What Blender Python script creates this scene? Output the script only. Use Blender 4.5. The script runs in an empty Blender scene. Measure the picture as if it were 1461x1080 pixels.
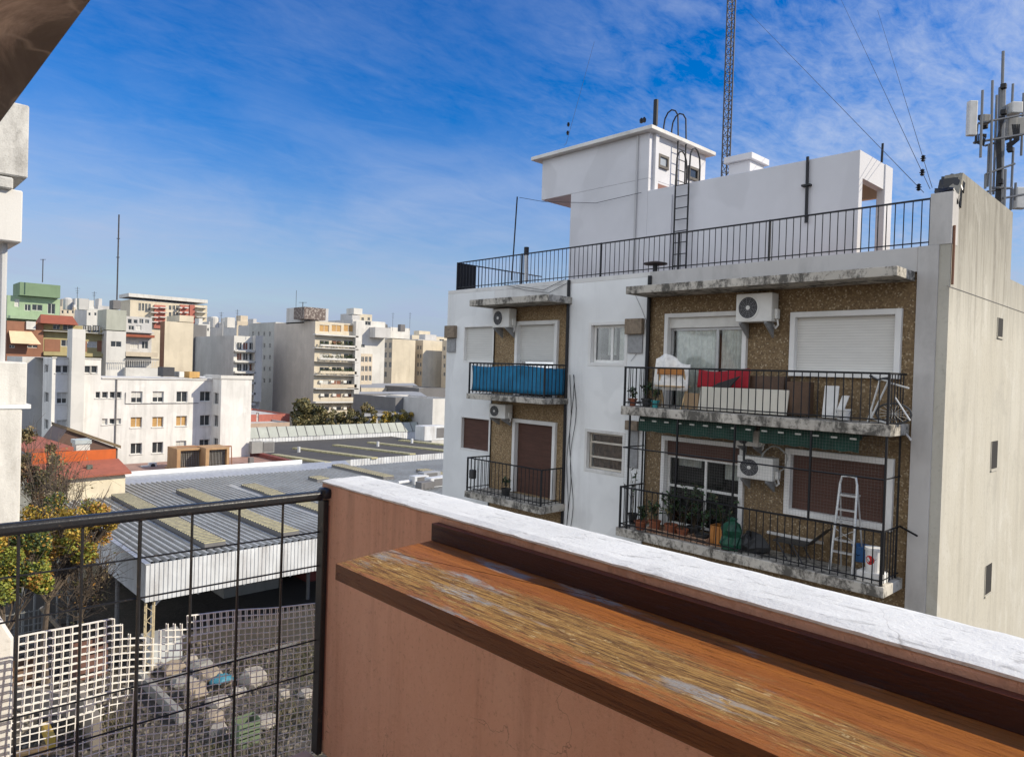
import bpy, math, random
from mathutils import Vector, Matrix
random.seed(7)
SC = bpy.context.scene
COL = SC.collection
R = math.radians
# ------------------------------------------------------------------ camera solved from the building edges
CX, CY, FL = 730.5, 540.0, 1021.11
YAW, PIT, ROL = R(43.5315), R(-0.69886), R(1.80956)
_f = Vector((math.sin(YAW)*math.cos(PIT), math.cos(YAW)*math.cos(PIT), math.sin(PIT)))
_r0 = Vector((math.cos(YAW), -math.sin(YAW), 0)); _u0 = _r0.cross(_f)
_r = _r0*math.cos(ROL) + _u0*math.sin(ROL); _u = -_r0*math.sin(ROL) + _u0*math.cos(ROL)
def ray(p): return _r*((p[0]-CX)/FL) - _u*((p[1]-CY)/FL) + _f
def onx(p, X): d = ray(p); return d*(X/d.x)
def ony(p, Y): d = ray(p); return d*(Y/d.y)
def onz(p, Z): d = ray(p); return d*(Z/d.z)
def at(p, D): return ray(p)*D
def Z(ox, oy, s): return lambda x, y: (ox+x/s, oy+y/s)
Z1 = Z(0,360,3.845); Z2 = Z(340,400,4.5); Z3 = Z(0,560,3.044); Z4 = Z(0,840,3.044)
R5 = Z(620,380,2.769); R6b = Z(860,370,3.044); R6 = Z(860,560,3.044); R7 = Z(620,340,2.571)
R1 = Z(1160,180,4.153); R2 = Z(740,130,4.697); R30 = Z(30,580,3.949); R4b = Z(340,560,4.058)
T1 = Z(1200,0,3.6)
G = -18.5
# ------------------------------------------------------------------ mesh builder
class MB:
    def __init__(s): s.v = []; s.f = []; s.mi = []; s.m = 0
    def poly(s, pts):
        n = len(s.v); s.v += [tuple(p) for p in pts]; s.f.append(tuple(range(n, n+len(pts)))); s.mi.append(s.m)
    def hexa(s, p):   # 8 points: bottom 0-3, top 4-7
        n = len(s.v); s.v += [tuple(q) for q in p]
        for q in ((0,3,2,1),(4,5,6,7),(0,1,5,4),(1,2,6,5),(2,3,7,6),(3,0,4,7)):
            s.f.append(tuple(n+i for i in q)); s.mi.append(s.m)
    def box(s, x0,x1,y0,y1,z0,z1):
        s.hexa([(x0,y0,z0),(x1,y0,z0),(x1,y1,z0),(x0,y1,z0),(x0,y0,z1),(x1,y0,z1),(x1,y1,z1),(x0,y1,z1)])
    def tube(s, pts, r, n=6, r1=None, cap=True):
        pts = [Vector(p) for p in pts]; k = len(pts); rings = []
        up = None
        for i, p in enumerate(pts):
            d = (pts[min(i+1,k-1)]-pts[max(i-1,0)]).normalized()
            if up is None:
                a = Vector((0,0,1)) if abs(d.z) < .9 else Vector((1,0,0))
                up = d.cross(a).normalized()
            up = (up - d*up.dot(d)).normalized(); w = d.cross(up)
            rr = r if r1 is None else r+(r1-r)*i/(k-1)
            b = len(s.v); rings.append(b)
            for j in range(n):
                a = 2*math.pi*(j+.5)/n
                s.v.append(tuple(p+up*math.cos(a)*rr+w*math.sin(a)*rr))
        for a, b in zip(rings, rings[1:]):
            for j in range(n):
                s.f.append((a+j, a+(j+1)%n, b+(j+1)%n, b+j)); s.mi.append(s.m)
        if cap:
            s.f.append(tuple(rings[0]+j for j in range(n))[::-1]); s.mi.append(s.m)
            s.f.append(tuple(rings[-1]+j for j in range(n))); s.mi.append(s.m)
    def lathe(s, prof, c=(0,0,0), n=16, axis='z'):
        rings = []
        for (r, h) in prof:
            b = len(s.v); rings.append(b)
            for j in range(n):
                a = 2*math.pi*j/n; x, y = r*math.cos(a), r*math.sin(a)
                q = (x, y, h) if axis == 'z' else ((-h, x, y) if axis == 'x' else (x, -h, y))
                s.v.append((q[0]+c[0], q[1]+c[1], q[2]+c[2]))
        for a, b in zip(rings, rings[1:]):
            for j in range(n):
                s.f.append((a+j, a+(j+1)%n, b+(j+1)%n, b+j)); s.mi.append(s.m)
        for b in (rings[0], rings[-1]):
            s.f.append(tuple(b+j for j in range(n))); s.mi.append(s.m)
    def prism(s, poly, axis, a0, a1):   # poly in the other two axes, extruded along axis
        def mk(q, a):
            return {'x': (a, q[0], q[1]), 'y': (q[0], a, q[1]), 'z': (q[0], q[1], a)}[axis]
        n = len(poly); b = len(s.v)
        s.v += [mk(q, a0) for q in poly] + [mk(q, a1) for q in poly]
        s.f.append(tuple(b+i for i in range(n))); s.f.append(tuple(b+n+i for i in range(n))[::-1]); s.mi += [s.m]*2
        for i in range(n):
            j = (i+1) % n; s.f.append((b+i, b+n+i, b+n+j, b+j)); s.mi.append(s.m)
    def fbox(s, f, u0,u1,z0,z1,d0,d1):
        s.hexa([f(u0,z0,d0),f(u1,z0,d0),f(u1,z0,d1),f(u0,z0,d1),f(u0,z1,d0),f(u1,z1,d0),f(u1,z1,d1),f(u0,z1,d1)])
    def holes(s, f, u0,u1,z0,z1, hs, depth, back=None):
        us = sorted({u0,u1}|{min(max(h[i],u0),u1) for h in hs for i in (0,1)}); zs = sorted({z0,z1}|{min(max(h[i],z0),z1) for h in hs for i in (2,3)})
        for a, b in zip(us, us[1:]):
            run = None
            for c, d in zip(zs, zs[1:]):
                um, zm = (a+b)/2, (c+d)/2
                if any(h[0] < um < h[1] and h[2] < zm < h[3] for h in hs):
                    if run: s.poly([f(a,run[0],0),f(b,run[0],0),f(b,run[1],0),f(a,run[1],0)]); run = None
                else: run = (run[0] if run else c, d)
            if run: s.poly([f(a,run[0],0),f(b,run[0],0),f(b,run[1],0),f(a,run[1],0)])
        for h in hs:
            q = [(h[0],h[2]),(h[1],h[2]),(h[1],h[3]),(h[0],h[3])]
            for i in range(4):
                a, b = q[i], q[(i+1)%4]
                s.poly([f(a[0],a[1],0),f(b[0],b[1],0),f(b[0],b[1],depth),f(a[0],a[1],depth)])
    def build(s, name, mats, parent=None, smooth=False, bevel=0, local=False, seg=1):
        me = bpy.data.meshes.new(name); me.from_pydata(s.v, [], s.f)
        if not isinstance(mats, (list, tuple)): mats = [mats]
        for m in mats: me.materials.append(m)
        for p, i in zip(me.polygons, s.mi): p.material_index = i
        if smooth:
            for p in me.polygons: p.use_smooth = True
        me.update()
        o = bpy.data.objects.new(name, me); COL.objects.link(o)
        if parent is not None: adopt(o, parent, local)
        if bevel:
            b = o.modifiers.new('bevel', 'BEVEL'); b.width = bevel; b.segments = seg; b.limit_method = 'ANGLE'
        return o
def adopt(o, parent, local=False):
    o.parent = parent
    if not local:
        # parents are never rotated when children are given in world coordinates
        q, off = parent, Vector((0,0,0))
        while q is not None:
            off += q.matrix_parent_inverse.to_translation() + q.location if q.parent else q.location
            q = q.parent
        o.matrix_parent_inverse = Matrix.Translation(-off)
def thing(name, label, cat, loc=(0,0,0), rz=0, group=None):
    o = bpy.data.objects.new(name, None); COL.objects.link(o); o.empty_display_size = .2
    o.location = loc; o.rotation_euler = (0,0,rz); o['label'] = label; o['category'] = cat
    if group: o['group'] = group
    return o
def tag(o, label=None, cat=None, group=None, kind=None):
    if label: o['label'] = label
    if cat: o['category'] = cat
    if group: o['group'] = group
    if kind: o['kind'] = kind
    return o
def kids(o): return list(o.children)
def dup(root, loc, rz=0, label=None, group=None, scale=None):
    def cp(o, par):
        c = o.copy(); COL.objects.link(c)
        if par is not None: c.parent = par
        for ch in kids(o): cp(ch, c)
        return c
    c = cp(root, None); c.location = loc; c.rotation_euler = (0,0,rz)
    if scale: c.scale = scale
    if label: c['label'] = label
    if group: c['group'] = group
    return c
def fx(X): return lambda u, z, d=0: (X+d, u, z)     # a face looking to -x, u = y
def fy(Y): return lambda u, z, d=0: (u, Y+d, z)     # a face looking to -y, u = x
# ------------------------------------------------------------------ materials
def newmat(name, rough=.8):
    m = bpy.data.materials.new(name); m.use_nodes = True; nt = m.node_tree
    b = nt.nodes['Principled BSDF']; b.inputs['Roughness'].default_value = rough
    return m, nt, b
def nd(nt, t, **kw):
    n = nt.nodes.new(t)
    for k, v in kw.items():
        if hasattr(n, k) and k not in ('Scale',): setattr(n, k, v)
        else: n.inputs[k].default_value = v
    return n
def coords(nt, sc=(1,1,1), obj=False, rot=(0,0,0)):
    if obj: src = nd(nt, 'ShaderNodeTexCoord').outputs['Object']
    else: src = nd(nt, 'ShaderNodeNewGeometry').outputs['Position']
    mp = nd(nt, 'ShaderNodeMapping'); mp.inputs['Scale'].default_value = sc; mp.inputs['Rotation'].default_value = rot
    nt.links.new(src, mp.inputs[0]); return mp.outputs[0]
def noise(nt, vec, scale, detail=4, rough=.6, dist=0):
    n = nd(nt, 'ShaderNodeTexNoise'); n.inputs['Scale'].default_value = scale; n.inputs['Detail'].default_value = detail
    n.inputs['Roughness'].default_value = rough; n.inputs['Distortion'].default_value = dist
    nt.links.new(vec, n.inputs['Vector']); return n.outputs['Fac']
def ramp(nt, fac, a, b, va=0., vb=1.):
    n = nd(nt, 'ShaderNodeMapRange'); n.inputs[1].default_value = a; n.inputs[2].default_value = b
    n.inputs[3].default_value = va; n.inputs[4].default_value = vb; nt.links.new(fac, n.inputs[0]); return n.outputs[0]
def mix(nt, fac, a, b):
    n = nd(nt, 'ShaderNodeMix'); n.data_type = 'RGBA'
    for i, x in ((0, fac), (6, a), (7, b)):
        if isinstance(x, bpy.types.NodeSocket): nt.links.new(x, n.inputs[i])
        else: n.inputs[i].default_value = x if i == 0 else (*x, 1) if len(x) == 3 else x
    return n.outputs[2]
def math_(nt, op, a, b=0.):
    n = nd(nt, 'ShaderNodeMath'); n.operation = op
    for i, x in ((0, a), (1, b)):
        if isinstance(x, bpy.types.NodeSocket): nt.links.new(x, n.inputs[i])
        else: n.inputs[i].default_value = x
    return n.outputs[0]
def bump(nt, b, h, st=.3, dist=.01):
    n = nd(nt, 'ShaderNodeBump'); n.inputs['Strength'].default_value = st; n.inputs['Distance'].default_value = dist
    nt.links.new(h, n.inputs['Height']); nt.links.new(n.outputs[0], b.inputs['Normal'])
_mc = {}
def plain(name, col, rough=.6, metal=0., var=.12, sc=3.):
    if name in _mc: return _mc[name]
    m, nt, b = newmat(name, rough); b.inputs['Metallic'].default_value = metal
    v = coords(nt); n = noise(nt, v, sc, 5)
    c = mix(nt, ramp(nt, n, .3, .7), tuple(x*(1-var) for x in col), tuple(min(1,x*(1+var)) for x in col))
    nt.links.new(c, b.inputs['Base Color']); _mc[name] = m; return m
def stained(name, col, dirt=(.12,.11,.1), amt=.5, lo=.5, hi=.75, sc=1., streak=.12, rough=.85, bm=.25, bsc=30., patch=.15, fine=.0):
    """painted render or concrete: vertical run-down stains, large cloudy patches and a fine grain"""
    if name in _mc: return _mc[name]
    m, nt, b = newmat(name, rough)
    s = noise(nt, coords(nt, (1,1,streak)), 1.6*sc, 6, .65)
    p = noise(nt, coords(nt), .35*sc, 5, .6)
    f = noise(nt, coords(nt), 9*sc, 5, .7)
    base = mix(nt, ramp(nt, p, .3, .7), tuple(x*(1-patch) for x in col), tuple(min(1,x*(1+patch*.5)) for x in col))
    pt = ramp(nt, noise(nt, coords(nt, (1,1,.8)), .9*sc, 2, .4, .3), .53, .56)
    base = mix(nt, math_(nt,'MULTIPLY',pt,.5), base, tuple(x*.86 for x in col))
    k = math_(nt, 'MULTIPLY', ramp(nt, s, lo, hi), ramp(nt, f, .25, .7, .35, 1.))
    k = math_(nt, 'MULTIPLY', k, amt)
    c = mix(nt, k, base, dirt)
    if fine: c = mix(nt, math_(nt, 'MULTIPLY', ramp(nt, noise(nt, coords(nt), 45, 3), .55, .75), fine), c, dirt)
    nt.links.new(c, b.inputs['Base Color'])
    if bm: bump(nt, b, noise(nt, coords(nt), bsc, 5, .6), bm, .01)
    _mc[name] = m; return m
def mouldy(name, col, dark=(.035,.032,.028), th=(.42,.62), sc=2.2):
    """bare concrete slab edge with black mould blotches"""
    if name in _mc: return _mc[name]
    m, nt, b = newmat(name, .9)
    a = noise(nt, coords(nt, (1,1,.7)), sc, 8, .72, .4); g = noise(nt, coords(nt), 14, 4, .7); l = noise(nt, coords(nt), .8, 3)
    k = ramp(nt, math_(nt, 'ADD', math_(nt,'MULTIPLY',a,.75), math_(nt,'MULTIPLY',g,.25)), th[0], th[1])
    c0 = mix(nt, ramp(nt, l, .35, .65), tuple(x*.75 for x in col), col)
    c = mix(nt, math_(nt,'MULTIPLY',k,.85), c0, dark)
    nt.links.new(c, b.inputs['Base Color']); bump(nt, b, a, .4, .02); _mc[name] = m; return m
def pebble(name='pebble_dash', k=1., sc=21):
    m, nt, b = newmat(name, .85)
    n = nd(nt, 'ShaderNodeTexVoronoi'); n.inputs['Scale'].default_value = sc; nt.links.new(coords(nt), n.inputs['Vector'])
    hs = nd(nt, 'ShaderNodeSeparateColor'); nt.links.new(n.outputs['Color'], hs.inputs[0])
    r = nd(nt, 'ShaderNodeValToRGB'); e = r.color_ramp
    e.elements[0].color = (.15,.10,.055,1); e.elements[1].position = 1; e.elements[1].color = (.60,.50,.35,1)
    for p, c in ((.3,(.23,.155,.08,1)),(.6,(.31,.21,.11,1)),(.8,(.38,.275,.15,1)),(.93,(.48,.37,.225,1))):
        q = e.elements.new(p); q.color = c
    for q in e.elements: q.color = tuple(x*k for x in q.color[:3])+(1,)
    nt.links.new(hs.outputs[0], r.inputs[0])
    edge = ramp(nt, n.outputs['Distance'], .35, .7); c = mix(nt, math_(nt,'MULTIPLY',edge,.6), r.outputs[0], (.17,.11,.05))
    big = noise(nt, coords(nt, (1,1,.5)), .9, 4); c = mix(nt, ramp(nt, big, .35, .75, 0, .35), c, (.13,.085,.045))
    nt.links.new(c, b.inputs['Base Color']); bump(nt, b, n.outputs['Distance'], -.5, .02); return m
def lap(name, col, step, axis=2, rough=.6, dark=.35, var=.2):
    """slats of a roller shutter: real look of narrow lapped slats (bump and joint colour)"""
    if name in _mc: return _mc[name]
    m, nt, b = newmat(name, rough); sep = nd(nt, 'ShaderNodeSeparateXYZ'); nt.links.new(coords(nt), sep.inputs[0])
    t = math_(nt, 'FRACT', math_(nt, 'DIVIDE', sep.outputs[axis], step))
    j = ramp(nt, t, .0, .22, 1., 0.)
    n = noise(nt, coords(nt, (1,1,6)), 2.5, 5); c = mix(nt, ramp(nt, n, .3, .75), tuple(x*(1-var) for x in col), col)
    c = mix(nt, math_(nt,'MULTIPLY',j,dark), c, tuple(x*.35 for x in col))
    nt.links.new(c, b.inputs['Base Color']); bump(nt, b, t, .5, .02); _mc[name] = m; return m
def glass(name, col=(.02,.025,.03), rough=.06):
    if name in _mc: return _mc[name]
    m, nt, b = newmat(name, rough)
    n = noise(nt, coords(nt), 1.3, 2); c = mix(nt, n, tuple(x*.5 for x in col), tuple(x*1.6 for x in col))
    nt.links.new(c, b.inputs['Base Color']); b.inputs['Specular IOR Level'].default_value = .7; _mc[name] = m; return m
WHITE = stained('white_render', (.81,.815,.80), (.36,.35,.34), .5, .52, .82, streak=.1)
WHITE2 = stained('white_render_dirty', (.69,.675,.645), (.22,.21,.19), .7, .48, .78, streak=.08, sc=.8)
BEIGE0 = stained('beige_render', (.54,.505,.425), (.26,.235,.2), .7, .45, .8, streak=.06, sc=1.3, patch=.13, fine=.12)
def sidewall():
    m, nt, b = newmat('aged_side_wall', .9); v = coords(nt); sep = nd(nt,'ShaderNodeSeparateXYZ'); nt.links.new(v, sep.inputs[0])
    st = noise(nt, coords(nt, (1.6,1,.09)), 2.6, 7, .7, .2); bl = noise(nt, coords(nt,(1,1,.55)), 1.1, 7, .68, .6); fine = noise(nt, v, 14, 6, .7); big = noise(nt, v, .4, 4)
    top = ramp(nt, math_(nt,'ADD', sep.outputs[2], math_(nt,'MULTIPLY', math_(nt,'SUBTRACT', st, .5), 1.6)), .9, 3.2)
    c = mix(nt, ramp(nt, big, .35, .65), (.475,.445,.37), (.51,.485,.415))
    c = mix(nt, math_(nt,'MULTIPLY', top, .92), c, (.26,.245,.205))
    k = math_(nt,'MULTIPLY', ramp(nt, st, .45, .70), math_(nt,'ADD', math_(nt,'MULTIPLY', top, .7), .24)); c = mix(nt, k, c, (.13,.115,.09))
    c = mix(nt, ramp(nt, bl, .54, .64, 0, .5), c, (.37,.35,.30)); c = mix(nt, ramp(nt, bl, .44, .33, 0, .5), c, (.56,.54,.48))
    c = mix(nt, ramp(nt, fine, .56, .7, 0, .5), c, (.31,.285,.235))
    nt.links.new(c, b.inputs['Base Color']); bump(nt, b, math_(nt,'ADD', fine, bl), .35, .015); return m
BEIGE = sidewall()
GREYC = stained('grey_concrete', (.52,.50,.475), (.15,.14,.13), .6, .48, .78, streak=.3)
SLAB = mouldy('mouldy_concrete', (.55,.51,.44), (.03,.027,.022), (.46,.57), 3.4)
PEB = pebble('pebble_dash_dark', .80, 30); PEBA = pebble('pebble_dash_tan', 1.05, 32)
IRON = plain('black_iron', (.012,.012,.014), .5, .3)
WMET = plain('white_metal', (.72,.71,.68), .45)
WFRAME = stained('white_frame_paint', (.78,.77,.74), (.3,.28,.25), .3)
SHW = lap('white_shutter', (.72,.71,.67), .055, dark=.5, var=.1)
SHB = lap('brown_shutter', (.115,.052,.036), .05, dark=.6, var=.35)
GLASS = glass('window_glass'); GLASSL = glass('pale_glass', (.30,.32,.33), .1)
CURT = plain('curtain_cloth', (.82,.80,.76), .9, 0, .18, 9)
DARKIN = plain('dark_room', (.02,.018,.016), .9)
# ================================================================== NEAR: parapet wall, shelf, railing, net, slab above
def terracotta():
    m, nt, b = newmat('terracotta_render', .9)
    big = noise(nt, coords(nt, (1,1,.5)), 1.6, 6, .65); fine = noise(nt, coords(nt), 55, 6, .75)
    st = noise(nt, coords(nt, (1,1,.07)), 9, 5, .65)
    c = mix(nt, ramp(nt, big, .3, .7), (.70,.40,.28), (.79,.50,.375))
    c = mix(nt, ramp(nt, st, .52, .8, 0, .45), c, (.36,.15,.09))
    c = mix(nt, ramp(nt, fine, .55, .72, 0, .5), c, (.30,.14,.09))
    tr = noise(nt, coords(nt, (1,1.6,.5), rot=(.5,0,0)), 7, 5, .7, 1.0)
    c = mix(nt, ramp(nt, tr, .5, .72, 0, .4), c, (.80,.52,.39))
    sep = nd(nt,'ShaderNodeSeparateXYZ'); nt.links.new(coords(nt), sep.inputs[0])
    dr = math_(nt,'MULTIPLY', ramp(nt, noise(nt, coords(nt, (1,1,.03)), 16, 4, .6), .5, .66), ramp(nt, sep.outputs[2], -.95, -.52)); c = mix(nt, math_(nt,'MULTIPLY',dr,.3), c, (.30,.15,.10))
    v = nd(nt,'ShaderNodeTexVoronoi'); v.feature = 'DISTANCE_TO_EDGE'; v.inputs['Scale'].default_value = 2.1
    wv = nd(nt,'ShaderNodeVectorMath'); wv.operation = 'MULTIPLY_ADD'; nz = nd(nt,'ShaderNodeTexNoise'); nz.inputs['Scale'].default_value = 5; nz.inputs['Detail'].default_value = 5; nt.links.new(coords(nt), nz.inputs['Vector'])
    nt.links.new(nz.outputs['Color'], wv.inputs[0]); wv.inputs[1].default_value = (.3,.3,.3); nt.links.new(coords(nt), wv.inputs[2]); nt.links.new(wv.outputs[0], v.inputs['Vector'])
    cr = math_(nt,'MULTIPLY', ramp(nt, v.outputs['Distance'], 0, .004, 1., 0.), ramp(nt, noise(nt, coords(nt), 1.4, 3), .52, .6)); c = mix(nt, math_(nt,'MULTIPLY',cr,.6), c, (.16,.08,.06))
    nt.links.new(c, b.inputs['Base Color'])
    bump(nt, b, math_(nt,'ADD', math_(nt,'ADD', fine, tr), math_(nt,'MULTIPLY', noise(nt, coords(nt), 18, 4), .8)), .8, .008); return m
def coping_white():
    m, nt, b = newmat('coping_white', .9)
    n1 = noise(nt, coords(nt), 60, 6, .75); n2 = noise(nt, coords(nt, (1,.35,1)), 26, 6, .7, .6); n3 = noise(nt, coords(nt), 3, 5)
    c = mix(nt, ramp(nt, n3, .35, .7), (.78,.80,.79), (.68,.70,.695))
    c = mix(nt, ramp(nt, n2, .56, .66, 0, .7), c, (.36,.365,.36))
    c = mix(nt, ramp(nt, n1, .58, .72, 0, .5), c, (.33,.33,.33))
    v = nd(nt, 'ShaderNodeTexVoronoi'); v.feature = 'DISTANCE_TO_EDGE'; v.inputs['Scale'].default_value = 3.2
    wob = nd(nt, 'ShaderNodeVectorMath'); wob.operation = 'ADD'
    nz = nd(nt, 'ShaderNodeTexNoise'); nz.inputs['Scale'].default_value = 7; nt.links.new(coords(nt), nz.inputs['Vector'])
    sc = nd(nt, 'ShaderNodeVectorMath'); sc.operation = 'SCALE'; sc.inputs['Scale'].default_value = .25
    nt.links.new(nz.outputs['Color'], sc.inputs[0]); nt.links.new(sc.outputs[0], wob.inputs[0]); nt.links.new(coords(nt), wob.inputs[1]); nt.links.new(wob.outputs[0], v.inputs['Vector'])
    cr = math_(nt,'MULTIPLY', ramp(nt, v.outputs['Distance'], .0, .008, 1., 0.), ramp(nt, noise(nt, coords(nt), 2.5, 3), .5, .62))
    c = mix(nt, math_(nt,'MULTIPLY',cr,.55), c, (.16,.15,.14))
    nt.links.new(c, b.inputs['Base Color']); bump(nt, b, math_(nt,'SUBTRACT', n1, math_(nt,'MULTIPLY', n2, .6)), .45, .006); return m
TERRA = terracotta(); COPE = coping_white()
def wx(y, off=0): return 1.503 + (y-.273)*(.038/2.524) + off     # inner face of the parapet, a degree off the grid
YE = 2.795; YB = -1.6
bw = thing('parapet_wall', 'low terracotta rendered balcony wall with rough white top, wooden shelf fixed to it', 'wall', (1.52, .6, -1.66))
m = MB(); T = .235
m.hexa([(wx(YB),YB,-1.66),(wx(YB,T),YB,-1.66),(wx(YE,T),YE,-1.66),(wx(YE),YE,-1.66),(wx(YB),YB,-.512),(wx(YB,T),YB,-.512),(wx(YE,T),YE,-.512),(wx(YE),YE,-.512)])
m.build('wall', TERRA, bw, bevel=.008, seg=2)
# the rough plastered top, a slightly wavy sheet with its own thickness
m = MB(); n = 90; k = 7; grid = []
rnd = random.Random(3)
for i in range(n+1):
    y = YB+(YE-YB)*i/n; row = []
    for j in range(k+1):
        t = j/k; z = -.500 + rnd.uniform(-.0012,.0012) - (.006 if j in (0,k) else 0)
        e = -.002+rnd.uniform(-.002,.002) if j == 0 else (.002+rnd.uniform(-.002,.002) if j == k else 0)
        row.append((wx(y, T*t+e), y, z))
    grid.append(row)
for i in range(n):
    for j in range(k): m.poly([grid[i][j],grid[i][j+1],grid[i+1][j+1],grid[i+1][j]])
    for j in (0,k):
        a, b_ = grid[i][j], grid[i+1][j]; m.poly([a,b_,(b_[0],b_[1],-.5125),(a[0],a[1],-.5125)])
a = [grid[n][j] for j in range(k+1)]
m.poly(a+[(a[-1][0],a[-1][1],-.5125),(a[0][0],a[0][1],-.5125)])
m.build('coping', COPE, bw, smooth=True)
# ---- weathered varnished shelf
def wood(name, base, dark, grey, wear):
    m, nt, b = newmat(name, .55)
    g1 = noise(nt, coords(nt, (14,.55,14)), 3.0, 7, .68, .5)      # long grain along y
    g2 = noise(nt, coords(nt, (62,3.4,62)), 3.0, 7, .8, .4)
    ck = noise(nt, coords(nt, (26,.8,26)), 2.6, 5, .6, .35)
    pat = noise(nt, coords(nt, (3.2,.75,3)), 1.25, 5, .62, .3)
    sp = noise(nt, coords(nt, (26,4,26)), 3.2, 7, .78, 1.1)
    c = mix(nt, ramp(nt, g1, .3, .7), dark, base)
    sx = nd(nt,'ShaderNodeSeparateXYZ'); nt.links.new(coords(nt), sx.inputs[0])
    bx = ramp(nt, math_(nt,'ABSOLUTE', math_(nt,'SUBTRACT', sx.outputs[0], 1.225)), .0, .17, 1., 0.)
    c = mix(nt, ramp(nt, g2, .52, .75, 0, .5), c, tuple(x*.55 for x in base))
    w = ramp(nt, math_(nt,'ADD', math_(nt,'ADD', math_(nt,'MULTIPLY',pat,.55), math_(nt,'MULTIPLY',sp,.45)), math_(nt,'MULTIPLY',bx,.24)), .575, .655)
    nz_ = nd(nt,'ShaderNodeSeparateXYZ'); nt.links.new(nd(nt,'ShaderNodeNewGeometry').outputs['True Normal'], nz_.inputs[0])
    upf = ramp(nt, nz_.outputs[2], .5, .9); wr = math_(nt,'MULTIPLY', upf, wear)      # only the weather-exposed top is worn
    w = math_(nt,'MULTIPLY', w, wr)
    yel = mix(nt, ramp(nt, g2, .42, .57), (.06,.022,.006), (.46,.28,.075))
    c = mix(nt, math_(nt,'MULTIPLY',w,.85), c, yel)
    gp = noise(nt, coords(nt, (4.5,.9,4)), 1.5, 4, .6, .2)
    gy = math_(nt,'MULTIPLY', math_(nt,'MULTIPLY', ramp(nt, math_(nt,'ADD',gp,math_(nt,'MULTIPLY',bx,.12)), .59, .645), ramp(nt, sp, .43, .52)), wr)
    c = mix(nt, math_(nt,'MULTIPLY',gy,.9), c, grey)
    sc = noise(nt, coords(nt, (30,7,30), rot=(0,0,.35)), 2.2, 4, .8, 1.2)
    c = mix(nt, math_(nt,'MULTIPLY', ramp(nt, sc, .60, .64, 0, .75), w), c, (.66,.50,.24))
    crk = ramp(nt, math_(nt,'ABSOLUTE', math_(nt,'SUBTRACT', ck, .5)), .0, .012, 1., 0.)
    c = mix(nt, math_(nt,'MULTIPLY', math_(nt,'MULTIPLY', crk, upf), ramp(nt, pat, .42, .55, .1, .8)), c, (.035,.014,.006))
    c = mix(nt, ramp(nt, upf, 0, 1, .8, 0.), c, tuple(x*.16 for x in base))      # side faces darkened: their shade is put into the varnish colour
    nt.links.new(c, b.inputs['Base Color'])
    nt.links.new(ramp(nt, w, 0, 1, .42, .8), b.inputs['Roughness'])
    bump(nt, b, math_(nt,'SUBTRACT', math_(nt,'ADD', g2, math_(nt,'MULTIPLY', sp, .8)), crk), .7, .004); return m
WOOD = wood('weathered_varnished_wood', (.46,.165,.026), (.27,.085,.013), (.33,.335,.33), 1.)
WOODD = wood('varnished_board', (.20,.05,.016), (.12,.028,.009), (.2,.15,.1), .0)
sh = thing('bar_shelf', 'long orange brown varnished plank shelf, worn and scratched, on the terracotta wall', 'shelf', (1.3,.5,-.655))
ZS = -.593; yS0 = -1.2; TB = .03
def plank(xa0, xa1, xb0, xb1, z0, z1, ya, yb, name, mat, bev=.004):
    m = MB(); N = 14; r = random.Random(name); rows = []
    for i in range(N+1):
        t = i/N; y = ya+(yb[0]-ya)*t; y2 = ya+(yb[1]-ya)*t; a = xa0+(xb0-xa0)*t; b = xa1+(xb1-xa1)*t; j = r.uniform(-.0012,.0012)
        rows.append([(a+j,y,z0),(b,y2,z0),(b,y2,z1+j*.5),(a+j,y,z1+j*.5)])
    for p, q in zip(rows, rows[1:]):
        for i in range(4): m.poly([p[i],p[(i+1)%4],q[(i+1)%4],q[i]])
    m.poly(rows[0]); m.poly(rows[-1][::-1])
    return m.build(name, mat, sh, bevel=bev, seg=2)
seamP = onz((440+283/2.572, 660+323/2.572), ZS); frL = onz((479,804), ZS); frR = onz((1112,1080), ZS)
bkL = onx((615.5,771), wx(1.95)-TB); k_ = (frR.x-frL.x)/(frR.y-frL.y); xf_ = lambda y: frL.x+(y-frL.y)*k_
seamR = onz((1060,898), ZS); ks = (seamR.x-seamP.x)/(seamR.y-seamP.y); xs_ = lambda y: seamP.x+(y-seamP.y)*ks
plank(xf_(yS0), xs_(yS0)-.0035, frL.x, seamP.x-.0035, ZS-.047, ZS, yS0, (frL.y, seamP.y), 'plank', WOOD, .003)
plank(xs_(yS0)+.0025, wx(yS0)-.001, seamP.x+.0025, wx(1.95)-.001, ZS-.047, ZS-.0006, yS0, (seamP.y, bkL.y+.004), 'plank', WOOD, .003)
zbt_ = onx((616,746), wx(1.95)-TB).z
plank(wx(yS0)-TB, wx(yS0)-.0015, wx(1.95)-TB, wx(1.95)-.0015, ZS+.001, zbt_, yS0, (bkL.y,bkL.y), 'back_board', WOODD, .003)
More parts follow.
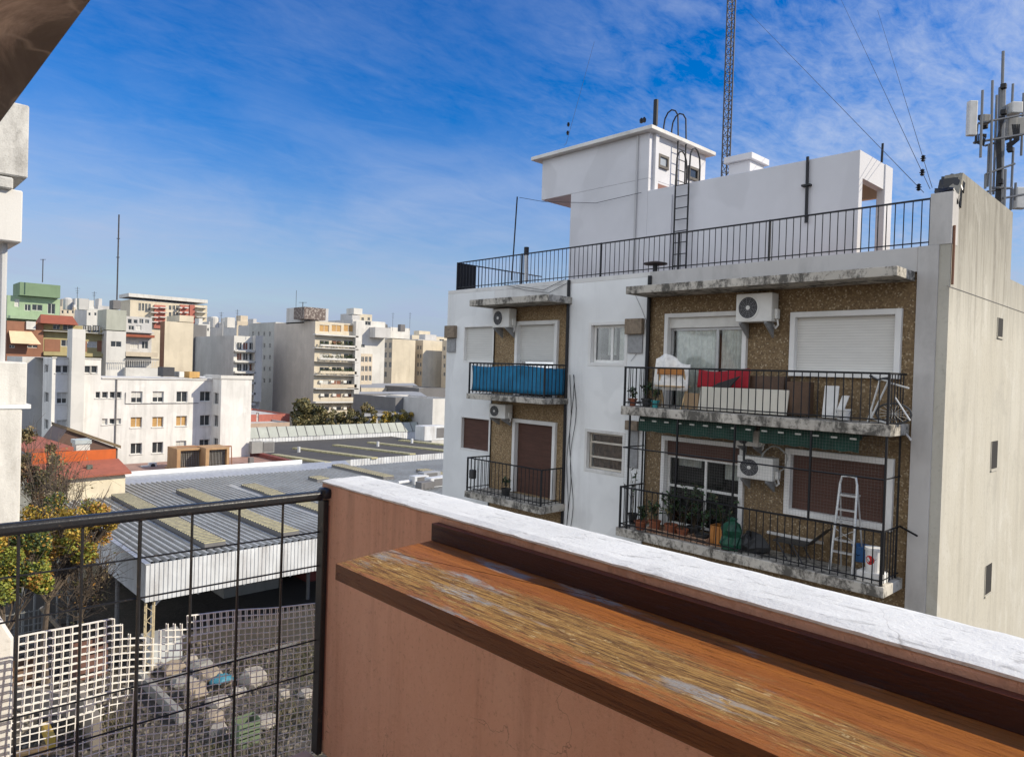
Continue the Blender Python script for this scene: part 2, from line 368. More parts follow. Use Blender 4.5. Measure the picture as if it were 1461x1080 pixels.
# ---- black iron railing at the open side
def chipped():
    m, nt, b = newmat('chipped_black_paint', .38)
    n = noise(nt, coords(nt), 22, 6, .7); k = ramp(nt, n, .60, .72)
    c = mix(nt, k, (.013,.014,.016), (.10,.075,.055)); nt.links.new(c, b.inputs['Base Color'])
    bump(nt, b, noise(nt, coords(nt), 70, 4), .35, .003); return m
CHIP = chipped()
YR = 2.745
rl = thing('balcony_railing', 'black iron balcony railing with wide handrail beside the terracotta wall', 'railing', (.3,YR,-1.66))
zt0 = ony((456,699.6),YR).z; zb0 = ony((456,714),YR).z
m = MB(); zR = (zt0+zb0)/2; hh = (zt0-zb0)/2*.92
xl, xr = -1.6, wx(YR)-.03
xpl = [xl, xr]
m.prism([(YR-.02,zR-hh*.5),(YR-.012,zR-hh),(YR+.012,zR-hh),(YR+.02,zR-hh*.5),(YR+.02,zR+hh*.5),(YR+.012,zR+hh),(YR-.012,zR+hh),(YR-.02,zR+hh*.5)], 'x', xl, xr)
m.build('handrail', CHIP, rl, smooth=False, bevel=.003, seg=2)
m = MB(); c = ony((463,703),YR)
m.lathe([(.012,-.034),(.021,-.03),(.025,0),(.021,.03),(.012,.034)], (c.x, YR-.005, c.z), 12, 'y'); m.build('end_knuckle', CHIP, rl, smooth=True)
m = MB(); xp = ony((461,900),YR).x; m.box(xp-.028, min(xp+.026, wx(YR)-.004), YR-.026, YR+.026, -1.66, zR-hh); m.build('post', CHIP, rl, bevel=.003)
m = MB(); m.box(wx(YR)-.003, wx(YR)+.004, YR-.03, YR+.03, -1.60, -.60); m.build('wall_plate', plain('pink_rust',(.35,.17,.13)), rl)
zbars = [ony((300,y),YR).z for y in (782.5, 836, 953.5, 1004)]
for z in zbars:
    m = MB(); m.tube([(xl,YR+.012,z),(xp-.02,YR+.012,z)], .0034, 6); m.build('cross_bar', CHIP, rl)
for px in (26,117,199,273,340,402):
    x = ony((px,790),YR).x
    m = MB(); m.tube([(x,YR,zR-hh),(x+rnd.uniform(-.003,.003),YR,-1.62)], .0068 if px == 199 else .005, 7); m.build('baluster', CHIP, rl)
for i in range(1,9):
    x = ony((26,790),YR).x-.19*i; m = MB(); m.tube([(x,YR,zR-hh),(x,YR,-1.62)], .005, 7); m.build('baluster', CHIP, rl)
# ---- torn plastic netting tied to the railing
NETW = plain('white_plastic_net', (.80,.79,.75), .5, 0, .06, 20); NETG = plain('grey_plastic_net', (.82,.81,.78), .6, 0, .15, 8)
net = thing('plastic_netting', 'torn white plastic mesh netting tied along the iron railing', 'netting', (.9,YR+.10,-1.2))
CS = .0262
def top_edge(u):   # top of the net against picture-left to right distance u in metres from the post; measured outline
    for a, b, za, zb in TOP:
        if a <= u <= b: return za+(zb-za)*(u-a)/(b-a)
    return None
pts = [(65,210),(490,130),(525,165),(560,215),(660,215),(668,180),(700,178),(702,150),(795,148),(797,115),(1395,55)]
P = [ony(Z4(*p), YR+.10) for p in pts]
TOP = [(P[i].x, P[i+1].x, P[i].z, P[i+1].z) for i in range(len(P)-1) if P[i+1].x > P[i].x+1e-4]
x0n, x1n = P[0].x, P[-1].x
def netpt(x, z):
    w = .012*math.sin(x*5.1+1)*math.sin(z*4+.6) + .004*math.sin(x*13+z*7)
    sag = .006*math.sin(x*5.3+.8)*math.cos(z*2.1)
    e = max(0,(x-(x1n-.16))/.16)
    return (x+.006*math.sin(z*7+x*3)+ .02*math.sin(z*3)*(x-x0n)*.3 - .03*e*e*math.sin(z*6), YR+.10+w-.02*e, z+sag+.002*math.sin(x*17))
def net_layer(z_of_bottom, r, mat, name, dy=0, dx=0, xlim=None):
    m = MB(); nx = int((x1n-x0n)/CS); zb = -2.15
    for i in range(nx+1):
        x = x0n+CS*i
        if xlim and x > xlim: continue
        zt = top_edge(x)
        if zt is None: continue
        zz = zt; line = []
        lo = z_of_bottom(x)
        while zz > lo: line.append(zz); zz -= CS
        line.append(zz)
        pp = [netpt(x+dx, q) for q in line]; pp = [(p[0],p[1]+dy,p[2]) for p in pp]
        if len(pp) > 1: m.tube(pp, r, 4)
    zmax = max(t[3] for t in TOP); rows = int((zmax-zb)/CS)+12
    def off(x): return .0
    for jrow in range(rows):
        run = []
        for i in range(nx+1):
            x = x0n+CS*i
            zt = top_edge(x)
            if zt is None: continue
            # rows follow the sagging top outline of the piece they belong to
            z = base_top(x) - CS*jrow
            ok = z <= zt+1e-3 and z > z_of_bottom(x)-CS and (not xlim or x <= xlim)
            if ok:
                q = netpt(x+dx, z); run.append((q[0],q[1]+dy,q[2]))
            if (not ok or i == nx) and run:
                if len(run) > 1: m.tube(run, r, 4)
                run = []
    return m.build(name, mat, net)
def base_top(x):
    a, b = P[0], P[1]; c, d = P[-2], P[-1]
    if x < b.x: return a.z+(b.z-a.z)*(x-a.x)/(b.x-a.x)
    c = P[9]
    if x > c.x: return c.z+(d.z-c.z)*(x-c.x)/(d.x-c.x)
    return b.z+(c.z-b.z)*(x-b.x)/(c.x-b.x)
net_layer(lambda x: -2.15, .0021, NETG, 'net_mesh', 0)
fb = [ony(Z4(*p), YR+.10) for p in ((65,600),(330,520),(560,440),(650,330),(830,200),(1395,90))]
def upper_bottom_z(x):
    for a, b in zip(fb, fb[1:]):
        if a.x <= x <= b.x: return a.z+(b.z-a.z)*(x-a.x)/(b.x-a.x)
    return -1.2 if x < fb[0].x else 9
net_layer(upper_bottom_z, .0023, NETW, 'upper_net_layer', -.008, .004)  # second layer over the upper part of the net, slightly thicker cords
# ---- slab of the floor above, our own floor, outer wall stub at the left
def soffit():
    m, nt, b = newmat('stained_soffit', .85)
    a = noise(nt, coords(nt, (1.2,.5,1)), 1.7, 7, .7, 1.2); l = noise(nt, coords(nt, (1.3,.45,1)), 1.5, 3, .5, 1.2)
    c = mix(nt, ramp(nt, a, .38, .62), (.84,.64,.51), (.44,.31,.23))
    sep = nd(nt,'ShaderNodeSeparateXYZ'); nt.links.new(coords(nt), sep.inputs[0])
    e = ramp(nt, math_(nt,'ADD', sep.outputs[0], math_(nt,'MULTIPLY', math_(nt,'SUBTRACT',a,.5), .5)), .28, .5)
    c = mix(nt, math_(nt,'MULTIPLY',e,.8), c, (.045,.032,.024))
    ln = math_(nt,'ABSOLUTE', math_(nt,'SUBTRACT', l, .5)); c = mix(nt, ramp(nt, ln, .0, .02, .35, 0.), c, (.6,.48,.38))
    nt.links.new(c, b.inputs['Base Color']); bump(nt, b, a, .3, .01); return m
sl = MB(); hS = 1.1; xe = onz((66,88), hS).x
sl.box(-1.44, xe, -2.2, 6.2, hS, hS+.16); so = sl.build('overhead_slab', soffit(), None, bevel=.006)
tag(so, 'stained brown underside of the concrete balcony slab overhead at top left', 'balcony slab')
rw = thing('home_facade', 'own cream rendered house wall with a glazed balcony door behind the viewer', 'building', (-1.5,0,G))
m = MB(); m.holes(lambda u, z, d=0: (-1.45-d, u, z), -3, 7, -9, 5, [(-.4,1.2,-1.64,.55)], .2); m.build('wall', stained('home_cream',(.82,.73,.62),(.3,.25,.2),.4), rw)
m = MB(); m.box(-1.66,-1.6,-.4,1.2,-1.64,.55); dd = m.build('door', plain('door_brown',(.14,.07,.04)), rw); m = MB(); m.box(-1.599,-1.59,-.3,1.1,-1.4,.45); m.build('pane', GLASS, dd)
fl = MB(); fl.box(-1.44, 1.5, -2.2, 2.79, -1.82, -1.66); o = fl.build('balcony_floor', plain('red_floor_tile', (.62,.46,.37), .6), None); tag(o, kind='structure')
m = MB(); a = ony((0,880),3.02); b_ = ony((20,910),3.02)
m.prism([(-1.2, a.z+.75),(a.x,a.z),(b_.x,b_.z),(b_.x,-2.6),(-1.2,-2.6)], 'y', 3.02, 3.25)
o = m.build('stair_wall', stained('chalk_white', (.70,.69,.66), (.3,.28,.25), .6, fine=.4), None, bevel=.01)
tag(o, 'sloping white wall stub just outside the iron railing at bottom left', 'wall')
# ================================================================== RIGHT BUILDING
FX = 14.594; YC = 3.98; YL = 18.52; ZP = 2.515; FXS = FX-.95
fw = fx(FX)
def fy_(p, X=FX): return onx(p, X).y
def hole(tl, br, X=FX):
    a, b = onx(tl, X), onx(br, X); return (b.y, a.y, b.z, a.z)      # u0,u1,z0,z1
rb = thing('apartment_building', 'white apartment block with brown pebble panels, balconies and tall bare side wall', 'building', (FX+4,11,G))
yP = fy_((1305,500)); yB = fy_((925,480)); yM = fy_((808.5,560)); yA = fy_((703.6,480))
H_B1 = hole((950,448),(1062.7,575)); H_B1 = (H_B1[0],H_B1[1],-.86,H_B1[3])
H_B2 = hole((1129,446),(1284,541))
H_B3 = hole(R6(260,186),(1057,800)); H_B3 = (H_B3[0],H_B3[1],-3.62,H_B3[3])
H_B4 = hole(R6(797,240),R6(1255,605))
H_M1 = hole(R7(567,308),R7(705,471)); H_M2 = hole(R7(552,697),R7(695,877))
H_A1w = hole(R7(108,322),R7(215,458)); H_A1d = hole(R7(300,306),R7(448,520)); H_A1d = (H_A1d[0],H_A1d[1],-.80,H_A1d[3])
H_A2w = hole(R7(97,650),R7(200,790)); H_A2d = hole(R7(290,660),R7(438,950)); H_A2d = (H_A2d[0],H_A2d[1],-3.58,H_A2d[3])
# walls, each panel a part of its own
m = MB(); m.holes(fw, yB, yM, G, ZP-.12, [H_M1,H_M2], .22); m.holes(fw, yA, YL, G, ZP-.12, [H_A1w,H_A2w], .22)
m.build('wall', WHITE, rb)
m = MB(); fp = fx(FX+.045); m.holes(fp, yP, yB, G, ZP-.22, [H_B1,H_B2,H_B3,H_B4], .2); m.build('pebble_panel', PEB, rb)
m = MB(); m.holes(fp, yM, yA, G, ZP-.22, [H_A1d,H_A2d], .2); m.build('pebble_panel', PEBA, rb)
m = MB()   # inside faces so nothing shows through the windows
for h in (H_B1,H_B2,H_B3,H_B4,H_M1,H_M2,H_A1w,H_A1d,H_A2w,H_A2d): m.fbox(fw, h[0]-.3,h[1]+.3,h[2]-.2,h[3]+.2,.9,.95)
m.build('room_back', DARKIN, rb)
m = MB(); yj = fy_((1331,600))
m.box(FX-.03, FX+.5, yj, yP, G, ZP+.004); m.box(FX+.03, FX+.5, YC+.002, yj, G, ZP+.004); m.box(FX-.014, FX+.36, YC-.006, YC+.36, ZP+.006, 3.468)
m.build('pillar', GREYC, rb, bevel=.006)
m = MB(); m.box(FX-.02, FX+.25, yP+.003, yB-.003, ZP-.46, ZP); m.build('parapet', GREYC, rb, bevel=.006)
m = MB(); m.box(FX-.003, FX+.25, yB, YL, ZP-.12, ZP-.002); m.box(FX-.012, FX+.2, yM+.01, yA-.01, ZP-.52, ZP-.125); m.build('parapet', WHITE2, rb, bevel=.006)
# side wall and body behind
m = MB()
prof = [(FX,G),(FX,3.46),(14.93,3.47),(15.14,3.91),(15.6,3.90),(18.96,3.84),(18.97,2.36),(23,2.32),(23,G)]
m.poly([(x,YC,z) for x, z in prof]); m.poly([(x,YC+.3,z) for x, z in prof][::-1])
for (a,b),(c,d) in zip(prof, prof[1:]+prof[:1]): m.poly([(a,YC,b),(c,YC,d),(c,YC+.3,d),(a,YC+.3,b)])
sw = m.build('side_wall', BEIGE, rb)
def cut_slit(tl, br):
    a, b = ony(tl, YC), ony(br, YC)
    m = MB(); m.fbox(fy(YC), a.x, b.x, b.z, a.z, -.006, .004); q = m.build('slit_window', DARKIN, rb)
    m = MB(); m.fbox(fy(YC), a.x-.02, b.x+.02, b.z-.05, b.z-.01, -.03, .0); m.fbox(fy(YC), a.x-.03, a.x-.005, b.z, a.z, -.014, .0); m.build('sill', BEIGE, q)
for t, b in (((1423.5,453),(1430,481)),((1414.5,630),(1422,667)),((1406,808),(1413.5,843))): cut_slit(t, b)
m = MB(); a = ony((1351,408),YC); b = ony((1461,446),YC); m.tube([(a.x,YC-.001,a.z),(a.x+1,YC-.001,a.z-.0),(b.x,YC-.001,a.z-.02)], .009, 4); m.build('wall_joint', plain('joint_dark', (.12,.11,.1)), rb)
m = MB(); a = ony(R1(828,590),YC); b = ony(R1(815,940),YC); m.tube([(a.x,YC-.03,a.z),(a.x,YC-.03,b.z)], .022, 6); m.build('rusty_pipe', plain('rust', (.22,.10,.05)), rb)
m = MB(); m.box(FX+.5, 24, YC+.31, YL-.001, 1.9, 2.3); m.build('terrace_floor', plain('roof_tile', (.35,.16,.11)), rb)
m = MB(); m.box(FX+1, 23, YC+.31, YL-.002, G, 1.89); m.box(FX+.001, FX+1, YL-.2, YL, G, ZP-.125); m.build('rear_body', WHITE2, rb)
m = MB(); tv = [(FX-.02,YC+.33,3.30),(FX-.02,YC-.02,3.36),(14.95,YC-.03,3.52),(15.2,YC-.03,3.86),(15.22,YC+.3,3.99),(15.0,YC+.34,3.80),(FX+.05,YC+.36,3.56)]
sheet = MB(); r = random.Random(5); N = 9
for i in range(N):
    for j in range(5):
        def q(i,j):
            t = i/N; x = FX+.20+t*.42; z = 3.475+ (0 if t < .35 else (t-.35)/.65*.45)
            rr = random.Random(i*31+j); s = j/5
            return (x+rr.uniform(-.025,.025), YC-.03+s*.4, z+.05+.07*math.sin(i*1.3)+rr.uniform(-.02,.03) - (.22+.1*math.sin(i*2.1) if j == 0 else 0))
        sheet.poly([q(i,j),q(i+1,j),q(i+1,j+1),q(i,j+1)])
o = sheet.build('plastic_sheet', plain('black_plastic', (.012,.012,.014), .35), None); tag(o, 'crumpled black plastic sheet on top of the side wall corner', 'sheet')
so_ = o.modifiers.new('t','SOLIDIFY'); so_.thickness = .02
# ---- canopies and balcony slabs
def slab(name, y0, y1, z0, z1, x=FXS): 
    m = MB(); r = random.Random(name+str(z0)); N = 16
    for i in range(N):
        a = y0+(y1-y0)*i/N; b = y0+(y1-y0)*(i+1)/N
        m.box(x+r.uniform(0,.006), FX+.04, a, b, z0+r.uniform(0,.012), z1)
    # welded into one clean slab
    m = MB(); m.box(x, FX+.04, y0, y1, z0, z1)
    return m.build(name, SLAB, rb, bevel=.012, seg=2)
def zx(p, X=FXS): return onx(p, X).z
cb = slab('canopy', 4.56, 10.56, zx((1281,393)), zx((1281,378.5)), FX-.92)
ca = slab('canopy', 13.08, onx((669.8,430),FX-.92).y, zx((777,430),FX-.92), zx((777,420),FX-.92), FX-.92)
sB1 = slab('balcony', 4.56, 10.57, zx((1269.6,623.5)), zx((1269.6,607)))
sB2 = slab('balcony', 4.58, 10.60, zx(R6(1222,897)), zx(R6(1222,848)))
sA1 = slab('balcony', 13.10, 16.31, zx((779,577.5)), zx((779,569)))
sA2 = slab('balcony', 13.10, 16.26, zx((768,733.5)), zx((768,723)))
ZB1, ZB2, ZA1, ZA2 = zx((1269.6,607)), zx(R6(1222,848)), zx((779,569)), zx((768,723))
# ---- windows and doors: frame, pane, shutter
def frame(m, h, t, d0, d1, bottom=True):
    m.fbox(fw, h[0], h[0]+t, h[2], h[3], d0, d1); m.fbox(fw, h[1]-t, h[1], h[2], h[3], d0, d1)
    m.fbox(fw, h[0]+t, h[1]-t, h[3]-t, h[3], d0, d1)
    if bottom: m.fbox(fw, h[0]+t, h[1]-t, h[2], h[2]+t, d0, d1)
def opening(name, h, t=.1, sticks=.05, bottom=True, mat=WFRAME, label=None):
    m = MB(); frame(m, h, t, -sticks, .12, bottom); o = m.build(name, mat, rb, bevel=.006)
    if label: o['label'] = label
    return o
def shutter(o, h, t, z0, mat, d=.10):
    m = MB(); m.fbox(fw, h[0]+t, h[1]-t, z0, h[3]-t, d, d+.03); return m.build('roller_shutter', mat, o)
def sash(o, h, us, zs, t=.045, d=.12, mat=WMET, gl=GLASS, outer=.1):
    a0,a1,b0,b1 = h[0]+outer,h[1]-outer,h[2]+outer,h[3]-outer
    m = MB()
    for u in [a0]+list(us)+[a1-t]: m.fbox(fw, u, u+t, b0, b1, d, d+.05)
    for z in [b0]+list(zs)+[b1-t]: m.fbox(fw, a0+t, a1-t, z, z+t, d+.004, d+.046)
    s = m.build('sash', mat, o)
    m = MB(); m.fbox(fw, a0, a1, b0, b1, d+.02, d+.03); m.build('pane', gl, o); return s
def curtain(o, u0, u1, z0, z1, d, mat=CURT):
    m = MB(); N = 24
    for i in range(N):
        a = u0+(u1-u0)*i/N; b = u0+(u1-u0)*(i+1)/N; da, db = d+.025*math.sin(i*1.9), d+.025*math.sin((i+1)*1.9)
        m.poly([fw(a,z0,da),fw(b,z0,db),fw(b,z1,db),fw(a,z1,da)])
    return m.build('curtain', mat, o)
SEE = None
def seeglass():
    m, nt, b = newmat('clear_window_glass', .02); b.inputs['Base Color'].default_value = (.8,.85,.85,1)
    b.inputs['Transmission Weight'].default_value = .0
    gl = nd(nt,'ShaderNodeBsdfGlossy'); gl.inputs['Roughness'].default_value = .03
    tr = nd(nt,'ShaderNodeBsdfTransparent'); tr.inputs['Color'].default_value = (.92,.95,.95,1)
    fr = nd(nt,'ShaderNodeFresnel'); fr.inputs['IOR'].default_value = 1.5
    mx = nd(nt,'ShaderNodeMixShader'); k = math_(nt,'MULTIPLY', fr.outputs[0], .9); nt.links.new(k, mx.inputs[0])
    nt.links.new(tr.outputs[0], mx.inputs[1]); nt.links.new(gl.outputs[0], mx.inputs[2])
    nt.links.new(mx.outputs[0], nt.nodes['Material Output'].inputs['Surface']); return m
SEE = seeglass()
w = opening('balcony_door', H_B1, .1, bottom=False, label='sliding balcony door with white net curtains'); zsh = onx((1000,467),FX).z
shutter(w, H_B1, .1, zsh, plain('shutter_box', (.66,.65,.61)), .06)
um = onx((1020,480),FX).y; sash(w, (H_B1[0],H_B1[1],H_B1[2]-.05,zsh+.1), [um-.03], [], .06, gl=SEE, mat=plain('alu_grey', (.42,.42,.42), .4, .5))
curtain(w, H_B1[0]+.14, um-.05, H_B1[2], zsh, .2); curtain(w, um+.02, H_B1[1]-.2, H_B1[2], zsh, .2)
w = opening('window', H_B2, .11, label='wide window closed by a white roller shutter'); shutter(w, H_B2, .11, H_B2[2]+.11, SHW)
w = opening('balcony_door', H_B3, .1, bottom=False, label='balcony door with brown shutter half lowered'); zsh = onx((1000,655),FX).z; shutter(w, H_B3, .1, zsh, SHB, .08)
um = onx((1002.5,680),FX).y; zm = onx((1003,702),FX).z; sash(w, (H_B3[0],H_B3[1],H_B3[2]-.05,zsh+.1), [um-.03], [zm], .055, gl=SEE)
curtain(w, um+.35, H_B3[1]-.14, zsh-.28, zsh, .5); curtain(w, H_B3[0]+.14, um-.3, zsh-.45, zsh, .45)
w = opening('window', H_B4, .12, label='wide window closed by a dark brown roller shutter'); shutter(w, H_B4, .12, H_B4[2]+.12, SHB)
w = opening('window', H_M1, .09, .012, label='white sliding window with net curtain'); um = onx(R7(640,390),FX).y; sash(w, H_M1, [um-.04], [], .07, gl=SEE, outer=.09)
curtain(w, um-.6, um-.1, H_M1[2], H_M1[3], .3); curtain(w, um+.02, um+.3, H_M1[2]+.3, H_M1[3], .34)
w = opening('window', H_M2, .085, .012, mat=WHITE2, label='three pane window with brown patterned curtains'); zz = [onx(R7(625,y),FX).z for y in (757,812)]
sash(w, H_M2, [], zz, .05, d=.13, gl=SEE, outer=.085, mat=plain('pale_wood', (.55,.5,.42)))
curtain(w, H_M2[0]+.1, H_M2[1]-.1, H_M2[2], H_M2[3], .26, plain('brown_plaid', (.22,.15,.115), .9, 0, .5, 6))
w = opening('window', H_A1w, .05, .01, label='window closed by a worn white roller shutter'); shutter(w, H_A1w, .05, H_A1w[2]+.05, SHW)
w = opening('window', H_A2w, .05, .01, label='window closed by a brown roller shutter'); shutter(w, H_A2w, .05, H_A2w[2]+.05, SHB)
w = opening('balcony_door', H_A1d, .11, bottom=False, label='balcony door with white shutter nearly closed'); shutter(w, H_A1d, .11, onx((765,514),FX).z, SHW); sash(w, (H_A1d[0],H_A1d[1],H_A1d[2],onx((765,514),FX).z+.1), [], [], .05, gl=SEE)
w = opening('balcony_door', H_A2d, .11, bottom=False, label='balcony door closed by a brown shutter'); shutter(w, H_A2d, .11, H_A2d[2], SHB)
# ---- heater vents on the wall
VBOX = plain('vent_brown', (.22,.17,.12), .8, 0, .3, 12); VGR = plain('vent_grey', (.27,.27,.27), .7, 0, .2, 9)
for i, (t1,b1,b2) in enumerate(((R7(48,322),R7(82,366),R7(82,418)),((896,455.5),(919.5,477),(918,504)),(R6(110,120),R6(163,166),R6(163,330)))):
    a, b, c = onx(t1,FX), onx(b1,FX), onx(b2,FX); m = MB()
    m.fbox(fw, b.y, a.y, b.z, a.z, -.14, 0); o = m.build('wall_vent', VBOX, rb, bevel=.01)
    m = MB(); m.fbox(fw, b.y+.03, a.y-.05, c.z, b.z-.003, -.05, 0); m.build('vent_grille', VGR, o, bevel=.005)
# ---- drain pipes and loose cables on the facade
m = MB(); a = onx((811.8,402),FX-.04); b = onx((805,760),FX-.04); m.tube([(FX-.05,a.y,ZP-.02),(FX-.05,b.y,G)], .045, 8); m.build('drain_pipe', IRON, rb)
m = MB(); a = onx((925,470),FX-.04); m.tube([(FX-.05,a.y,ZP-.1),(FX-.05,a.y,-1)], .05, 8); m.build('drain_pipe', IRON, rb)
m = MB()
for off, wob in ((-.12,.05),(-.2,.08),(-.05,-.05)):
    pp = []
    for i in range(26):
        z = ZP-2.6-.3*i*.75+.0; pp.append((FX-.03, b.y+off+wob*math.sin(i*.55+off*20), z))
    m.tube(pp, .008, 4)
m.build('cable', IRON, rb)
m = MB(); pp = []
for (p) in (R7(240,165),R7(330,190),R7(420,200),R7(495,160)): q = onx(p, FX-.05); pp.append(q)
m.tube(pp, .008, 4); pp = [onx(p, FX-.05) for p in (R7(300,175),R7(400,190),R7(480,150))]; m.tube(pp, .008, 4)
m.build('cable', IRON, rb)
m = MB(); pp = [onx(p, FX-.02) for p in ((906,420),(915,440),(922,458),(920,470))]; m.tube(pp, .006, 4); pp = [onx(p, FX-.02) for p in (R7(720,450),R7(740,425),R7(755,400))]; m.tube(pp,.006,4); m.build('cable', VGR, rb)
# ---- railings of the balconies
def railing(name, label, group, x, y0, y1, zf, zt, nb, left_ret, right_ret, r=.011, cat='railing', posts=()):
    t = thing(name, label, cat, (x,(y0+y1)/2,zf), 0, group)
    for z, rr, nm in ((zt,.02,'top_rail'),(zf+.09,.013,'bottom_rail')):
        m = MB(); pts = [(x,y0,z),(x,y1,z)]
        m.tube([(x,y0-.01,z),(x,y1+.01,z)], rr, 6); m.build(nm, IRON, t)
        for yy, on in ((y1,left_ret),(y0,right_ret)):
            if on: m = MB(); m.tube([(x,yy,z),(on,yy,z)], rr, 6); m.build(nm, IRON, t)
    proto = None
    spots = [(x, y0+(y1-y0)*i/nb) for i in range(nb+1)]
    for yy, on in ((y1,left_ret),(y0,right_ret)):
        if on:
            k = max(2, round(abs(on-x)/.15)); spots += [(x+(on-x)*i/k, yy) for i in range(1,k)]
    for (px, py) in spots:
        if proto is None:
            m = MB(); m.tube([(0,0,zf+.02),(0,0,zt)], r, 5); proto = m.build('baluster', IRON, t); src = proto
        else:
            proto = src.copy(); COL.objects.link(proto)
        proto.location = (px, py, 0)
    for yy in (y0, y1)+tuple(posts):
        m = MB(); m.box(x-.02, x+.02, yy-.02, yy+.02, zf, zt+.02); m.build('post', IRON, t)
    return t
GR = 'iron railings of the white apartment block'
ztB1 = onx((1080,528.4),FXS+.05).z; ztB2 = onx((1156,741.5),FXS+.05).z
ztA1 = onx((725,519),FXS+.05).z; ztA2 = onx(R5(270,779),FXS+.05).z
railing('balcony_railing','black iron railing of the upper right balcony, in front of white panels', GR, FXS+.05, 4.63, 10.50, ZB1, ztB1, 37, FX-.02, FX-.02)
rB2 = railing('balcony_railing','black iron railing of the lower right balcony with ladder and pots', GR, FXS+.05, 4.65, 10.52, ZB2, ztB2, 39, FX-.02, FX-.02)
railing('balcony_railing','black iron railing backed with blue cloth on the upper left balcony', GR, FXS+.05, 13.16, 16.24, ZA1, ztA1, 20, FX-.02, FX-.02)
railing('balcony_railing','black iron railing of the empty lower left balcony', GR, FXS+.05, 13.16, 16.20, ZA2, ztA2, 20, FX-.02, FX-.02)
zr0 = onx((990,333),FX+.1).z
ztT = (onx((649.2,377),FX+.1).z+onx((1326,282.5),FX+.1).z)/2
railing('roof_railing','long black iron railing along the roof terrace edge', GR, FX+.1, 4.36, 18.2, ZP, ztT, 90, FX+4, None, r=.010, posts=(7.5,9.8,12.2,15.2))
m = MB(); m.box(FX+.1, FX+.9, 18.2, 18.24, ZP-.1, ztT); o = m.build('end_panel', IRON, None); adopt(o, bpy.data.objects['roof_railing'])
# ---- blue cloth
def cloth(name, mat, pts_fn, nu, nv, label, cat):
    m = MB(); m.v = [tuple(pts_fn(i/nu,j/nv)) for i in range(nu+1) for j in range(nv+1)]; K = nv+1
    for i in range(nu):
        for j in range(nv): m.f.append((i*K+j,(i+1)*K+j,(i+1)*K+j+1,i*K+j+1)); m.mi.append(0)
    o = m.build(name, mat, None, smooth=True); tag(o, label, cat); s = o.modifiers.new('t','SOLIDIFY'); s.thickness = .006; return o
BLUE = plain('blue_cloth', (.012,.17,.33), .8, 0, .25, 2.5)
L0, L1 = FX-.02-(FXS+.05), 16.2-13.18
def bl(t, v):
    s = t*(L0+L1); z = ZA1+.1+v*(ztA1-ZA1-.17) - .03*math.sin(t*9)*v
    wv = .03*math.sin(t*34+math.sin(v*3)*1.2)+.015*math.sin(t*90+v*4)
    return (FXS+.10+wv, 16.2-s, z) if s < L1 else (FXS+.10+(s-L1), 13.2+wv*.6, z)
cloth('blue_cloth', BLUE, bl, 90, 6, 'bright blue cloth tied inside the upper left balcony railing', 'cloth')
# ---- air conditioners, prototype in local coordinates, front looks to -x
ACW = plain('ac_white', (.68,.67,.63), .45, 0, .08, 3); ACD = plain('ac_dark', (.035,.035,.04), .6)
def make_ac(label):
    t = thing('air_conditioner', label, 'air conditioner', (0,0,0), 0, 'air conditioner units on the facade')
    m = MB(); m.box(-.30, 0, -.40, .40, 0, .56); m.build('body', ACW, t, bevel=.02, seg=2, local=True)
    m = MB(); m.lathe([(.245,.3),(.245,.312),(.215,.315),(.205,.304)], (0,.12,.28), 28, 'x'); m.build('fan_ring', ACW, t, local=True, smooth=False)
    m = MB(); m.lathe([(.0,.305),(.21,.305),(.21,.309),(.0,.309)], (0,.12,.28), 28, 'x'); m.build('fan_grille', ACD, t, local=True)
    m = MB()
    for k in range(5):
        rr = .04+.035*k; pts = [(-.314, .12+rr*math.cos(a*math.pi/12), .28+rr*math.sin(a*math.pi/12)) for a in range(25)]; m.tube(pts, .003, 4)
    for k in range(12):
        a = k*math.pi/6; m.tube([(-.314,.12+.04*math.cos(a),.28+.04*math.sin(a)),(-.314,.12+.2*math.cos(a+.3),.28+.2*math.sin(a+.3))], .003, 4)
    m.build('grille_wire', VGR, t, local=True)
    m = MB(); m.lathe([(.045,.312),(.045,.32),(.02,.325)], (0,.12,.28), 14, 'x'); m.build('hub', WMET, t, local=True)
    m = MB(); m.box(-.2,-.06,-.47,-.402,.05,.25); m.build('valve_cover', ACW, t, bevel=.015, local=True)
    for y in (-.28,.28): m = MB(); m.prism([(-.34,-.04),(.04,-.3),(.04,-.002),(-.34,-.002)],'y',y-.02,y+.02); m.build('bracket', VGR, t, local=True)
    m = MB(); m.tube([(-.12,-.44,.06),(-.12,-.46,-.06),(-.1,-.40,-.12),(.0,-.34,-.1),(.03,-.3,-.05)], .02, 6); m.build('hose', WMET, t, local=True)
    return t
def ac_at(tl, br, X):
    a, b = onx(tl,X), onx(br,X); return ((a.x+.30, (a.y+b.y)/2, b.z), (a.y-b.y)/.80, (a.z-b.z)/.56)
acs = [((1050.5,420),(1100.5,458.5),'clean white air conditioner hung high between the two upper right windows'),
 (R6(585,270),R6(735,388),'white air conditioner between the brown shutters with coiled hose'),
 (R7(213,260),R7(272,326),'small white air conditioner under the canopy beside white shutter window'),
 (R7(200,606),R7(258,663),'small white air conditioner under the blue cloth balcony'),
 ((1050,612),(1081,638),'white air conditioner half hidden behind the green awning')]
proto = make_ac(acs[0][2])
for i, (tl, br, lb) in enumerate(acs):
    loc, sy, sz = ac_at(tl, br, FX-.36); s = (sy+sz)/2
    o = proto if i == 0 else dup(proto, (0,0,0), 0, lb)
    o.location = loc; o.scale = (1,sy,sz)
m = MB(); c = onx(R6(735,290), FX-.25); pp = []
